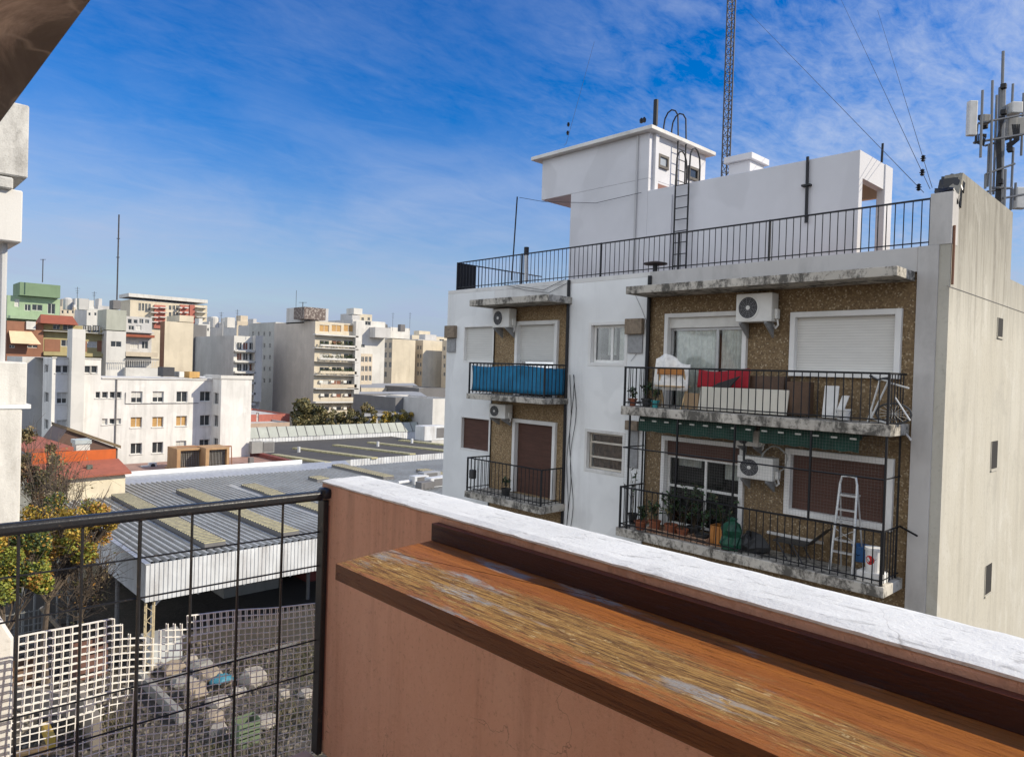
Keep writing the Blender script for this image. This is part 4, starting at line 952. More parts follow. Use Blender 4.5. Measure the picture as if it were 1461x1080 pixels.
for nm, top, b0, bl, lb in (('guy_wire',(1070,20),(1318,275),[(1307,271)],'lowest guy wire running from the mast down to the side wall'),
                        ('guy_wire',(1200,0),(1327,270),[(1311,243)],'middle guy wire with dark insulator above the side wall'),
                        ('guy_wire',(1252,15),(1330,268),[(1313,215)],'upper right guy wire with dark insulator above the side wall')):
    A = onx(b0, FX+.6); Bq = at(top, 34); 
    wire(nm, lb, [A, Bq], .006, [A+(Bq-A)*((ray(p)-ray(b0)).length/(ray(top)-ray(b0)).length*A.length/Bq.length*.9) for p in bl])
wire('aerial_line','fine aerial line from the thin mast to the rooftop house',[onx((741,282),FX+.6),onx((775,288),XP-.1),onx((850,290),XP-.1),onx((915,275),XP-.1)],.008)
A = at((808,205),24); Bq = at((848,60),30); wire('aerial_line','fine aerial line with insulators above the tank block roof',[onx((805,208),17),A,Bq],.006,[onx((810,190),17),onx((811,178),17)])
m = MB(); q = onx((917,176),17.0); 
for s in (-.05,.05): m.lathe([(.015,0),(.05,.02),(.06,.1),(.02,.16)], (17,q.y+s,q.z+.0), 10)
tag(m.build('spotlight', IRON, None), 'small dark lamp pair on the tank block roof edge', 'lamp')
# ================================================================== LATTICE MAST and CELL TOWER
MAST = plain('mast_paint',(.07,.065,.065),.6,.2,.3,3); GALV = plain('galvanised',(.15,.155,.16),.5,.4)
def lattice(name, label, base, top, w, mat, seg, r):
    t = thing(name, label, 'mast', tuple(base)); legs = []
    for k in range(3):
        a = k*2*math.pi/3+.4; o = Vector((math.cos(a),math.sin(a),0))*w; legs.append((base+o, top+o)); m = MB(); m.tube([base+o,top+o], r, 6); m.build('leg', mat, t)
    m = MB(); n = int((top-base).length/seg)
    for i in range(n):
        for k in range(3):
            a, b = legs[k], legs[(k+1)%3]; p = a[0]+(a[1]-a[0])*(i/n); q = b[0]+(b[1]-b[0])*((i+1)/n); m.tube([p,q], r*.5, 4, cap=False)
            q2 = b[0]+(b[1]-b[0])*(i/n); m.tube([p,q2], r*.45, 4, cap=False)
    m.build('bracing', mat, t); return t
bm = at((1035,262),34); tm = at((1050.5,-60),34); lattice('lattice_mast','tall slender lattice mast rising behind the rooftop house', Vector((bm.x,bm.y,2)), Vector((bm.x,bm.y,tm.z)), .21, MAST, .42, .035)
def cell_tower():
    D = 26; c = at(T1(818,900),D); t = thing('cell_tower','grey antenna tower with white panel antennas at the right edge','antenna tower',(c.x,c.y,2.3))
    def P3(zx_, zy_, dd=0): return at(T1(zx_,zy_), D+dd)
    def pole(a, b, r, nm='pole', mat=GALV, d0=0): m = MB(); m.tube([P3(*a,d0),P3(*b,d0)], r, 8); m.build(nm, mat, t)
    pole((833,265),(828,450),.05); pole((828,450),(812,1120),.12)
    for a, b, d in (((778,415),(765,1080),-.6),((800,490),(782,1000),.5),((727,465),(716,810),-.8),((883,432),(868,780),.6),((885,760),(870,1080),.4),((938,480),(925,800),.9),((742,895),(740,970),0),((897,940),(893,1030),0),((845,870),(838,1080),-.4),((760,740),(752,960),.2)): pole(a, b, .042, 'pole', GALV, d)
    for a, b, d in (((705,635),(940,590),-.5),((680,735),(940,690),-.5),((700,640),(690,740),-.4),((740,750),(940,690),.4),((745,895),(892,842),-.3),((765,965),(875,968),-.3),((830,1020),(940,1000),-.2),((750,985),(880,965),.3)): pole(a, b, .04, 'bracket', GALV, d)
    def box(a, b, nm, mat, dd=0, dep=.25):
        p, q_ = P3(*a,dd), P3(*b,dd); r_ = _r*.5; u = Vector((0,0,1)); R_ = Vector((_r.x,_r.y,0)).normalized(); F_ = Vector((-R_.y,R_.x,0)); w = (q_-p).dot(R_); m = MB()
        b0 = Vector((p.x,p.y,q_.z)); m.hexa([b0, b0+R_*w, b0+R_*w+F_*dep, b0+F_*dep, Vector((p.x,p.y,p.z)), Vector((p.x,p.y,p.z))+R_*w, Vector((p.x,p.y,p.z))+R_*w+F_*dep, Vector((p.x,p.y,p.z))+F_*dep]); m.build(nm, mat, t, bevel=.03, seg=2)
    WA = plain('antenna_white',(.52,.52,.50),.5)
    box((662,515),(700,695),'panel_antenna',WA,-.7,.2); box((735,585),(768,635),'radio_unit',plain('radio_grey',(.26,.255,.235)),-.5); box((882,520),(935,580),'radio_unit',WA,-.3,.4); box((862,590),(905,705),'radio_unit',plain('radio_grey',(.26,.255,.235)),.2,.3); box((905,600),(945,690),'panel_antenna',plain('radio_grey',(.26,.255,.235)),.3,.25); box((905,960),(960,1070),'panel_antenna',WA,.2,.3)
    foot = P3(812,1120); m = MB(); m.tube([foot, Vector((foot.x,foot.y,2.3))], .12, 8); m.build('pole', GALV, t); m = MB(); m.box(foot.x-.5,foot.x+.5,foot.y-.5,foot.y+.5,2.29,2.6); m.build('base_plate', GREYC, t)
    m = MB()
    for k in range(7):
        a = P3(700+k*6,660,-.6); pp = [P3(690+k*9,690,-.55),P3(690+k*7,735+k*3,-.55),P3(730,748-k*5,-.5),P3(745,690+k*3,-.5),P3(712,690,-.5)]; m.tube(pp,.022,5)
    for k in range(6): m.tube([P3(815+k*5,600,-.15),P3(820-k*4,720,-.2),P3(822-k*4,880,-.2),P3(816-k*5,1100,-.2)],.03,5)
    for k in range(5): m.tube([P3(880+k*9,640,-.1),P3(890+k*6,720,-.1),P3(850,740+k*8,-.1)],.025,5)
    m.build('feeder_cable', IRON, t)
    for p in ((835,445),(720,605),(835,578),(818,935),(738,650),(870,770)):
        m = MB(); q_ = P3(*p,-.2); m.box(q_.x-.09,q_.x+.09,q_.y-.09,q_.y+.09,q_.z-.09,q_.z+.09); m.build('clamp', IRON, t, bevel=.02)
cell_tower()
# ================================================================== BACKGROUND BUILDINGS
FWH = plain('far_white_frame',(.62,.61,.58)); FDK = glass('far_glass',(.03,.035,.04),.15); FWD = plain('far_wood_blind',(.42,.25,.09),.7,0,.2,4); FBR = plain('far_brown_blind',(.20,.08,.05),.7); FSH = plain('far_pale_blind',(.50,.49,.46),.7)
PANE = {'dark': FDK, 'wood': FWD, 'brown': FBR, 'pale': FSH}
def farwin(par, f, h, depth, style='dark', split=True, label=None, sill=False):
    u0,u1,z0,z1 = h; t = min(.07,(u1-u0)*.12); m = MB()
    m.fbox(f,u0,u0+t,z0,z1,depth-.08,depth+.02); m.fbox(f,u1-t,u1,z0,z1,depth-.08,depth+.02); m.fbox(f,u0+t,u1-t,z1-t,z1,depth-.08,depth+.02); m.fbox(f,u0+t,u1-t,z0,z0+t,depth-.08,depth+.02)
    if split and u1-u0 > .7: c = (u0+u1)/2; m.fbox(f,c-t/2,c+t/2,z0+t,z1-t,depth-.07,depth+.01)
    if sill: m.fbox(f,u0-.08,u1+.08,z0-.09,z0-.002,-.08,.05)
    m.m = 1
    if style == 'half': m.m = 2; zz = z0+(z1-z0)*.45; m.fbox(f,u0+t,u1-t,zz,z1-t,depth-.05,depth); m.m = 1
    m.fbox(f,u0+t,u1-t,z0+t,z1-t,depth-.03,depth+.03)
    o = m.build('window', [FWH, PANE.get(style, FDK), FSH], par)
    return o
def hl(f, tl, br, kind):     # hole from two photo corners on a face at constant x or y
    a, b = f(tl), f(br)
    i = 0 if kind == 'y' else 1
    return (min(a[i],b[i]), max(a[i],b[i]), b[2], a[2])
def bld(name, label, corner, D, right, left, mf, ms, fwins=(), swins=(), depth=.18, zb=G, group=None, parapet=None, roofmat=None, cat='building', depthx=None, depthy=None):
    P = at(corner, D); t = thing(name, label, cat, (P.x,P.y,zb), 0, group)
    xr = ony((right, corner[1]), P.y).x if right is not None else P.x+(depthx or 12)
    yl = onx((left, corner[1]), P.x).y if left is not None else P.y+(depthy or 14)
    F, S = fy(P.y), fx(P.x)
    fh = [hl(lambda p: ony(p,P.y), a, b, 'y')+(s,) for a, b, s in fwins]; shh = [hl(lambda p: onx(p,P.x), a, b, 'x')+(s,) for a, b, s in swins]
    fh = [h for h in fh if h[0] > P.x and h[1] < xr]; shh = [h for h in shh if h[0] > P.y and h[1] < yl]
    m = MB(); m.holes(F, P.x, xr, zb, P.z, fh, depth); m.m = 1; m.holes(S, P.y, yl, zb, P.z, shh, depth)
    m.poly([(xr,P.y,zb),(xr,yl,zb),(xr,yl,P.z),(xr,P.y,P.z)]); m.poly([(P.x,yl,zb),(xr,yl,zb),(xr,yl,P.z),(P.x,yl,P.z)])
    m.m = 2; m.poly([(P.x,P.y,P.z-.3),(xr,P.y,P.z-.3),(xr,yl,P.z-.3),(P.x,yl,P.z-.3)])
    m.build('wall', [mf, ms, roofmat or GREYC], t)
    for h in fh: farwin(t, F, h[:4], depth, h[4])
    for h in shh: farwin(t, S, h[:4], depth, h[4])
    return t, P, xr, yl, F, S
def grid(z, x0, x1, y0, y1, nx, ny, fill=.5, fv=.5, styles=('dark',), slope=0, seed=1):
    r = random.Random(seed); out = []; w, h = (x1-x0)/nx, (y1-y0)/ny
    for j in range(ny):
        for i in range(nx):
            cx, cy = x0+w*(i+.5), y0+h*(j+.5)+slope*w*(i+.5); out.append((z(cx-w*fill/2, cy-h*fv/2), z(cx+w*fill/2, cy+h*fv/2), r.choice(styles)))
    return out
def rooftop(t, x0, x1, y0, y1, z, h, mat, name='roof_room'):
    m = MB(); m.box(x0,x1,y0,y1,z-.3,z+h); return m.build(name, mat, t)
def pbox(t, name, tl, br, Y, dep, mat):   # box whose front (looking to -y) is seen between two photo corners
    a, b = ony(tl,Y), ony(br,Y); m = MB(); m.box(a.x,b.x,Y,Y+dep,b.z,a.z); return m.build(name, mat, t)
def mast(label, p0, p1, D, r=.05, bars=()):
    a, b = at(p0,D), at(p1,D); b = Vector((a.x,a.y,b.z)) if abs(p0[0]-p1[0]) < 4 else b
    t = thing('antenna_mast', label, 'antenna', tuple(a)); m = MB(); m.tube([a,b], r, 5); m.build('pole', MAST, t)
    for k, w in bars: q = a+(b-a)*k; m = MB(); m.tube([q-_r*w,q+_r*w], r*.6, 4); m.build('cross_arm', MAST, t)
    return t
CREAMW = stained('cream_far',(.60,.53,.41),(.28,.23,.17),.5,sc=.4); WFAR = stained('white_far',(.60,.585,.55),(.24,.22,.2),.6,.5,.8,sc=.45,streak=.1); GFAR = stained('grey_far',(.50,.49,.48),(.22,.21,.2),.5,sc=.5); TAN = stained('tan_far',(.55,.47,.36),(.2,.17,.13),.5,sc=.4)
BRK = stained('brick_red',(.27,.125,.075),(.15,.07,.05),.4,sc=1); GRN = stained('green_far',(.17,.25,.15),(.08,.12,.07),.4,sc=.6); GRN2 = stained('green_pale',(.30,.40,.26),(.12,.15,.1),.4,sc=.6); YEL = stained('ochre_far',(.38,.32,.16),(.2,.15,.08),.4,sc=.7); TILE = stained('red_tiles',(.30,.085,.045),(.12,.05,.035),.6,sc=1.5); DKG = stained('dark_grey_far',(.16,.155,.155),(.08,.08,.08),.4,sc=.5); REDP = plain('red_panel',(.36,.11,.08),.7)
# ---- white hospital-like block
Yw = at(Z1(800,800),83).y
wb = thing('white_block', 'long white three storey block with wooden blinds and a tall slim tower', 'building', (26,Yw,G))
fW = lambda p: ony(p, Yw)
def Hw(x0,y0,x1,y1,s): return hl(fW, Z1(x0,y0), Z1(x1,y1), 'y')+(s,)
xA, xB, xC = fW(Z1(285,700)).x, fW(Z1(553,700)).x, fW(Z1(1165,700)).x
zA, zM = fW(Z1(400,583)).z, fW(Z1(800,697)).z
hA = [Hw(305,620,340,662,'dark'),Hw(343,620,375,662,'dark'),Hw(312,768,368,830,'half'),Hw(310,920,365,980,'pale'),Hw(463,622,497,663,'dark'),Hw(500,622,535,663,'dark'),Hw(525,765,550,800,'dark')]
hM = [Hw(560,765,592,800,'dark'),Hw(603,765,632,800,'dark'),Hw(637,765,666,800,'dark'),Hw(560,912,590,945,'pale'),Hw(601,912,632,942,'dark'),Hw(636,912,664,940,'pale'),
  Hw(720,763,781,826,'half'),Hw(838,763,898,822,'half'),Hw(969,763,1028,822,'dark'),Hw(717,905,779,960,'wood'),Hw(836,903,896,958,'wood'),Hw(967,898,1025,952,'wood'),
  Hw(717,1048,778,1105,'dark'),Hw(836,1042,894,1100,'dark'),Hw(965,1035,1021,1092,'pale'),Hw(1098,762,1156,817,'dark'),Hw(1098,893,1152,950,'dark'),Hw(1095,1027,1149,1075,'dark')]
m = MB(); m.holes(fy(Yw), xA, xB, G, zA, hA, .28); m.holes(fy(Yw), xB, xC, G, zM, hM, .28)
yAb = onx(Z1(235,700), xA).y; sA = [hl(lambda p: onx(p,xA), Z1(a,b), Z1(c,d), 'x')+('dark',) for a,b,c,d in ((245,615,265,662),(244,765,266,827),(243,912,264,977))]
m.holes(fx(xA), Yw, yAb, G, zA, sA, .2); m.poly([(xA,Yw,zA),(xB,Yw,zA),(xB,yAb+8,zA),(xA,yAb+8,zA)]); m.poly([(xB,Yw,zM),(xC,Yw,zM),(xC,Yw+14,zM),(xB,Yw+14,zM)]); m.poly([(xB,Yw,zM),(xB,Yw+12,zM),(xB,Yw+12,zA),(xB,Yw,zA)])
m.build('wall', WHITE2, wb)
for h in hA+hM: farwin(wb, fy(Yw), h[:4], .28, h[4], sill=True)
for h in sA: farwin(wb, fx(xA), h[:4], .2, h[4])
m = MB(); m.box(xB+.1,xC+.3,Yw-.12,Yw+.2,zM-.001,zM+.16); m.box(xA-.05,xB,Yw-.1,Yw+.2,zA-.0,zA+.12); m.build('cornice', WFAR, wb)
yw = onx(Z1(1215,705), xC).y; xD = ony(Z1(1382,705), yw).x; sW = [hl(lambda p: onx(p,xC), Z1(a,b), Z1(c,d), 'x')+('dark',) for a,b,c,d in ((1173,768,1197,836),(1172,890,1196,960),(1170,1015,1194,1066))]
zW = ony(Z1(1300,690),yw).z
m = MB(); m.holes(fx(xC), yw, Yw, G, zW, sW, .2); m.poly([(xC,yw,G),(xD,yw,G),(xD,yw,zW),(xC,yw,zW)]); m.poly([(xD,yw,G),(xD,yw+16,G),(xD,yw+16,zW),(xD,yw,zW)]); m.poly([(xC,yw,zW-.2),(xD,yw,zW-.2),(xD,yw+16,zW-.2),(xC,yw+16,zW-.2)])
m.build('wing', WHITE2, wb)
m = MB(); m.box(xC-.12,xD+.12,yw-.12,yw+.25,zW-.12,zW+.3); m.box(xC-.12,xC+.2,yw+.26,Yw+2,zW-.12,zW+.3); m.build('wing_parapet', WFAR, wb)
for h in sW: farwin(wb, fx(xC), h[:4], .2, h[4])
pbox(wb, 'tower', Z1(398,420), Z1(450,1250), Yw-1.5, 2.2, WFAR)
m = MB(); a = ony(Z1(640,700),Yw-.05); m.tube([(a.x,Yw-.07,zM),(a.x,Yw-.07,G)],.08,6); m.build('drain_pipe', DKG, wb)
m = MB(); a, b = ony(Z1(690,770),Yw-.1), ony(Z1(1090,827),Yw-.1); m.tube([(a.x,Yw-.06,a.z),(a.x,Yw-.06,b.z),(b.x,Yw-.06,b.z)],.04,5); m.build('conduit', DKG, wb)
m = MB(); xx = fW(Z1(190,700)).x; yy = Yw+9; zz = ony(Z1(190,575),yy).z; m.box(ony(Z1(120,700),yy).x, xA+6, yy, yy+10, G, zz); m.build('rear_wing', WFAR, wb)
# roof clutter on the white block
for i, (tl, br, lb) in enumerate(((Z1(985,655),Z1(1010,685),'white'),(Z1(1040,655),Z1(1095,690),'orange'),(Z1(895,630),Z1(957,682),'black'))):
    pbox(thing('roof_tank', lb+' box shaped tank on the roof of the long white block','tank',tuple(ony(br,Yw+5))), 'tank_body', tl, br, Yw+5, 2, {'white':WFAR,'orange':stained('orange_tank',(.5,.3,.1)),'black':ACD}[lb])
# ---- left group: green, brick, ochre
t,P,xr,yl,F,S = bld('green_building','green apartment house with dark green rooftop block at far left', Z1(40,235),132,330/3.845,None,GRN2,GRN2, [(Z1(135,285),Z1(168,322),'dark'),(Z1(175,285),Z1(232,322),'dark'),(Z1(262,280),Z1(302,340),'dark'),(Z1(80,255),Z1(105,300),'pale')])
pbox(t,'roof_block',Z1(110,163),Z1(330,252),P.y-1.5,7,GRN); pbox(t,'terrace_edge',Z1(38,345),Z1(330,378),P.y-2.5,2.4,GRN2)
mast('slim antenna mast on the green rooftop block',Z1(233,165),Z1(235,38),132,.09,((.98,.5),))
t,P,xr,yl,F,S = bld('brick_house','red brick house with cream awning in front of the green building', Z1(38,375),118,240/3.845,None,BRK,BRK,[(Z1(50,508),Z1(80,525),'dark'),(Z1(150,508),Z1(205,525),'dark')])
m = MB(); a, b = ony(Z1(48,430),P.y), ony(Z1(225,505),P.y-2.2); m.hexa([(a.x,P.y-2.2,b.z),(b.x,P.y-2.2,b.z),(b.x,P.y-2.15,b.z+.05),(a.x,P.y-2.15,b.z+.05),(a.x,P.y-.06,a.z),(b.x-1,P.y-.06,a.z),(b.x-1,P.y-.01,a.z),(a.x,P.y-.01,a.z)]); m.build('awning', stained('cream_awning',(.66,.50,.32),(.4,.3,.2),.3), t)
pbox(t,'white_wall',Z1(145,378),Z1(195,425),P.y-.3,.3,WFAR)
t,P,xr,yl,F,S = bld('ochre_building','ochre and brick apartment house with small red tiled roof', Z1(240,392),122,575/3.845,None,YEL,YEL,[(Z1(258,475),Z1(290,492),'dark'),(Z1(335,480),Z1(392,518),'dark'),(Z1(478,488),Z1(532,524),'pale'),(Z1(290,395),Z1(330,425),'dark'),(Z1(345,395),Z1(400,430),'dark'),(Z1(455,400),Z1(500,440),'dark'),(Z1(510,400),Z1(550,440),'dark')])
for a, b in ((Z1(245,475),Z1(330,545)),(Z1(395,485),Z1(476,545)),(Z1(534,485),Z1(572,545))): pbox(t,'brick_panel',a,b,P.y-.06,.055,BRK)
m = MB(); a, b = ony(Z1(222,388),P.y-2), ony(Z1(432,388),P.y-2); c = ony(Z1(300,345),P.y+2.5); m.hexa([(a.x,P.y-2,a.z),(b.x,P.y-2,a.z),(b.x,P.y+3,a.z),(a.x,P.y+3,a.z),(a.x+.8,P.y+2.5,c.z),(b.x,P.y+2.5,c.z),(b.x,P.y+2.6,c.z),(a.x+.8,P.y+2.6,c.z)]); m.build('tiled_roof', TILE, t)
pbox(t,'terrace_edge',Z1(240,428),Z1(575,448),P.y-1.4,1.3,WFAR); pbox(t,'ledge',Z1(240,545),Z1(575,575),P.y-.9,.8,YEL)
m = MB(); 
for i in range(14): a = ony(Z1(455+i*9,405),P.y-1.4); b = ony(Z1(455+i*9,428),P.y-1.4); m.tube([a,b],.05,4)
m.build('terrace_rail', WFAR, t)
# ---- tank building with mast
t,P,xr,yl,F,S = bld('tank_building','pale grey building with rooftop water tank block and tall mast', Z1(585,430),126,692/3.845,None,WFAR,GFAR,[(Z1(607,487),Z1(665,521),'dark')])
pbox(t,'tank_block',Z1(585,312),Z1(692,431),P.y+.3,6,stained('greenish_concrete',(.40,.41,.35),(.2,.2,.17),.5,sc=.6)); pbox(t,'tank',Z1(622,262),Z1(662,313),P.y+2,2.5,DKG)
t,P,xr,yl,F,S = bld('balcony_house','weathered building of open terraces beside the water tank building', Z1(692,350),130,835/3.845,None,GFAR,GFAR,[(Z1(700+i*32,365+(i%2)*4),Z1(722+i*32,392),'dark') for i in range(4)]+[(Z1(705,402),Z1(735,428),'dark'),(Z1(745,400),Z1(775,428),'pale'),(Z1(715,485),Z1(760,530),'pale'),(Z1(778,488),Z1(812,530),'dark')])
for z0_,z1_,mt_,o_ in ((430,446,GFAR,1.2),(448,470,TILE,1.6),(545,575,TAN,2.2),(580,592,DKG,2.6),(632,690,WFAR,3.4)): pbox(t,'terrace_slab',Z1(690,z0_),Z1(845+ (z0_-430)*.18,z1_),P.y-o_,o_-.01,mt_)
m = MB()
for i in range(22): a, b = ony(Z1(602+i*12,592),P.y-2.8), ony(Z1(602+i*12,628),P.y-2.8); m.tube([a,b],.04,4)
a, b = ony(Z1(600,592),P.y-2.8), ony(Z1(865,595),P.y-2.8); m.tube([a,b],.06,4); m.build('terrace_rail', WFAR, t)
mast('tall thin mast above the water tank building',Z1(641,262),Z1(644,-205),127,.13,((.72,.3),(.5,.3)))
# ---- far red and white slab
t,P,xr,yl,F,S = bld('red_white_block','far red and white apartment slab rising on the skyline', Z1(715,258),300,1138/3.845,None,CREAMW,CREAMW,[(Z1(760+i*18,278+i*1.5),Z1(772+i*18,322),'dark') for i in range(4)]+[(Z1(926+i*20,292+j*36),Z1(940+i*20,318+j*36),'dark') for i in range(3) for j in range(3)])
for a, b in ((848,905),(990,1032),(1042,1066)): pbox(t,'red_panel',Z1(a,288),Z1(b,420),P.y-.8,.7,REDP)
for i in range(4):
    for a, b in ((830,868),(880,920),(985,1000),(1015,1035),(1080,1140)): pbox(t,'balcony',Z1(a,300+i*26),Z1(b,308+i*26),P.y-2.4,2.3,WFAR)
pbox(t,'cornice',Z1(706,243),Z1(1140,262),P.y-1.5,14,WFAR)
t,P,xr,yl,F,S = bld('cream_party_wall','tall plain cream party wall with brick red edge', Z1(905,378),150,1062/3.845,880/3.845,CREAMW,BRK,[])
pbox(t,'roof_step',Z1(985,345),Z1(1062,385),P.y+.2,8,CREAMW)
t,P,xr,yl,F,S = bld('dark_grey_block','narrow dark grey block behind the cream wall', Z1(1040,395),176,1135/3.845,1015/3.845,DKG,DKG,[])
t,P,xr,yl,F,S = bld('grey_side_block','grey apartment block with stacked balconies on its lit end', Z1(1285,457),160,1432/3.845,1062/3.845,WFAR,GFAR,[(Z1(1300+i*34,495+j*58),Z1(1326+i*34,535+j*58),('dark','brown','dark')[(i+j)%3]) for i in range(3) for j in range(6)],roofmat=WFAR)
for j in range(6): pbox(t,'balcony',Z1(1290,537+j*58),Z1(1402,549+j*58),P.y-1.5,1.45,WFAR)
pbox(t,'edge_wall',Z1(1402,457),Z1(1432,820),P.y-1.5,1.45,WFAR)
r = random.Random(11)
FW2 = [WFAR,TAN,CREAMW,GFAR,stained('pale_far',(.6,.58,.55),(.3,.3,.28),.4,sc=.3)]
DESC = ['plain white box building','pale grey box building','low cream rooftop','white rooftop with small stair room','grey flat roofed building','narrow white building','cream flat roofed building','pale stair tower']
def filler(k, x0, y0, x1, D, mat, label, cube=True):
    t,P,xr,yl,F,S = bld('distant_building', label, (x0,y0), D, x1, None, mat, GFAR, [((x0+(x1-x0)*(i+.25)/3, y0+6),(x0+(x1-x0)*(i+.62)/3, y0+10.5),'dark') for i in range(3)], depthy=12, group='distant pale buildings on the skyline')
    m = MB(); a = P.x+(xr-P.x)*.3; m.box(a, a+(xr-P.x)*.3, P.y+3, P.y+7, P.z-.3, P.z+2.2); m.build('stair_room', mat, t)
fl_ = [(86,437,108,190,1,'distant white building just right of the green rooftop block'),(104,435,128,210,4,'distant pale building left of the ochre house chimney'),(124,440,149,170,0,'distant pale building behind the red tiled roof'),(140,436,156,200,3,'distant grey building left of the water tank block'),
 (283,462,300,260,0,'distant white building beside the narrow dark grey block'),(298,459,322,280,3,'distant grey stepped building above the grey apartment block'),(318,461,342,270,0,'distant white building above the lit balconies'),(338,458,372,250,1,'distant white building left of the tall bare concrete wall'),(362,464,378,230,3,'distant grey building touching the tall bare concrete wall'),
 (505,447,531,330,2,'distant cream building right of the balcony tower'),(588,478,640,300,2,'distant low cream building at the white facade edge'),(597,484,650,270,3,'distant grey building behind the cream party walls'),(60,452,90,175,1,'distant pale building under the green building'),(-30,430,12,150,4,'distant pale building at the left frame edge')]
for k,(x0,y0,x1,D,mi,lb) in enumerate(fl_): filler(k,x0,y0,x1,D,FW2[mi],lb)
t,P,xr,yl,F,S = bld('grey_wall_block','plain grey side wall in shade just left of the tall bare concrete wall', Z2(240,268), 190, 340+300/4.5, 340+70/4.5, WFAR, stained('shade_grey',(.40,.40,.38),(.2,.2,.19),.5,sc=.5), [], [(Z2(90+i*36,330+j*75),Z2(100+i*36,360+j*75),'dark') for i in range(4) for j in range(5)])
# ---- big bare wall with balconies
cr_ = Z2(495,262)
fws = []
rr = random.Random(4)
for j in range(8):
    y0 = 290+j*85.5 if j else 285
    for i in range(3): fws.append((Z2(522+i*78, y0+ (10 if j else 0)), Z2(582+i*78, y0+48), rr.choice(['dark','dark','brown','pale']) if j else 'wood'))
t,P,xr,yl,F,S = bld('balcony_tower','tall apartment tower with bare grey side wall and front balconies', cr_, 158, 340+757/4.5, 340+233/4.5, CREAMW, stained('raw_side',(.50,.445,.39),(.27,.24,.21),.5,.45,.8,sc=.5,streak=.03), fws)
for j in range(8):
    y = 350+j*85.5; pbox(t,'balcony_slab',Z2(497,y),Z2(772,y+8),P.y-1.3,1.29,WFAR)
    b_ = pbox(t,'balcony_rail',Z2(528,y-26),Z2(760,y-3),P.y-1.3,.12,[TAN,WFAR,WFAR,CREAMW,TAN,CREAMW,CREAMW,WFAR][j]) if j > 0 else None
    if j: 
        g = random.Random(j)
        for i in range(7 if j in (1,2,3,7) else 3):
            q = ony(Z2(545+i*(30 if j in (1,2,3,7) else 75)+g.uniform(-9,9),y-24),P.y-1.0); m = MB()
            if j in (1,2,3,7):
                for k in range(70):
                    d = Vector((g.gauss(0,1),g.gauss(0,.4),g.gauss(.3,.8)))*.33; u = Vector((g.uniform(-1,1),g.uniform(-1,1),g.uniform(-1,1)))*.16; w_ = Vector((g.uniform(-1,1),g.uniform(-1,1),g.uniform(-1,1)))*.12; m.m = g.randrange(3); m.poly([q+d-u,q+d+w_,q+d+u,q+d-w_])
                m.build('foliage', LEAF, t)
            else: m.box(q.x-.4,q.x+.4,P.y-.45,P.y-.05,q.z+.3,q.z+.85); m.build('air_conditioner', ACW, t)
pbox(t,'end_pier',Z2(757,262),Z2(775,900),P.y-1.3,1.29,WFAR)
a = onx(Z2(310,180),P.x); b = onx(Z2(425,200),P.x); m = MB(); m.box(P.x,P.x+6,b.y,a.y,P.z-.3,a.z); m.build('roof_room', GFAR, t)
pbox(t,'roof_tank_room',Z2(425,170),Z2(560,258),P.y+2,5,stained('patchy_dark',(.13,.10,.09),(.5,.45,.4),.8,.5,.6,sc=1.2,streak=1))
q = onx(Z2(412,250),P.x); mast('small aerial on the roof of the balcony tower',Z2(413,200),Z2(413,140),158,.09,((.95,.9),)); mast('hair thin aerial at the left of the balcony tower roof',Z2(370,180),Z2(370,65),160,.05)
# ---- white building and cream party walls further right
t,P,xr,yl,F,S = bld('white_tower_block','bright white block with a small cube room on its roof', Z2(735,252),200,340+945/4.5,None,WFAR,GFAR,[(Z2(815,262),Z2(850,290),'dark'),(Z2(845,345),Z2(875,360),'dark'),(Z2(790,410),Z2(812,432),'dark')])
pbox(t,'cube_room',Z2(742,178),Z2(796,222),P.y+2,4,WFAR); pbox(t,'cube_base',Z2(732,222),Z2(780,256),P.y+2,4,GFAR)
pbox(t,'stair_block',Z2(880,300),Z2(975,372),P.y-3,3,GFAR)
sw_ = [(Z2(875+i*31,400+j*62),Z2(890+i*31,436+j*62),'dark') for i in range(4) for j in range(4)]
t,P,xr,yl,F,S = bld('cream_wall_block','tan windowed side and blank cream party wall in sunlight', Z2(990,376),232,340+1138/4.5,340+865/4.5,CREAMW,TAN,[],sw_)
pbox(t,'roof_room',Z2(978,300),Z2(1100,378),P.y+6,8,WFAR)
t,P,xr,yl,F,S = bld('cream_wall_block','smaller blank cream party wall between two tan sides', Z2(1187,384),240,340+1312/4.5,340+1137/4.5,CREAMW,TAN,[],[(Z2(1148+i*17,418+j*55),Z2(1158+i*17,445+j*55),'dark') for i in range(2) for j in range(4)])
t,P,xr,yl,F,S = bld('tan_block','tan block with small windows at the edge of the white facade', Z2(1345,386),238,None,340+1310/4.5,TAN,TAN,[],[(Z2(1317,425+j*55),Z2(1328,450+j*55),'dark') for j in range(4)],depthx=14)
t,P,xr,yl,F,S = bld('shaded_block','low tan block in the gap right of the balcony tower', Z2(782,470),185,340+862/4.5,None,TAN,TAN,[(Z2(790+i*24,490+j*60),Z2(806+i*24,525+j*60),'dark') for i in range(3) for j in range(3)])
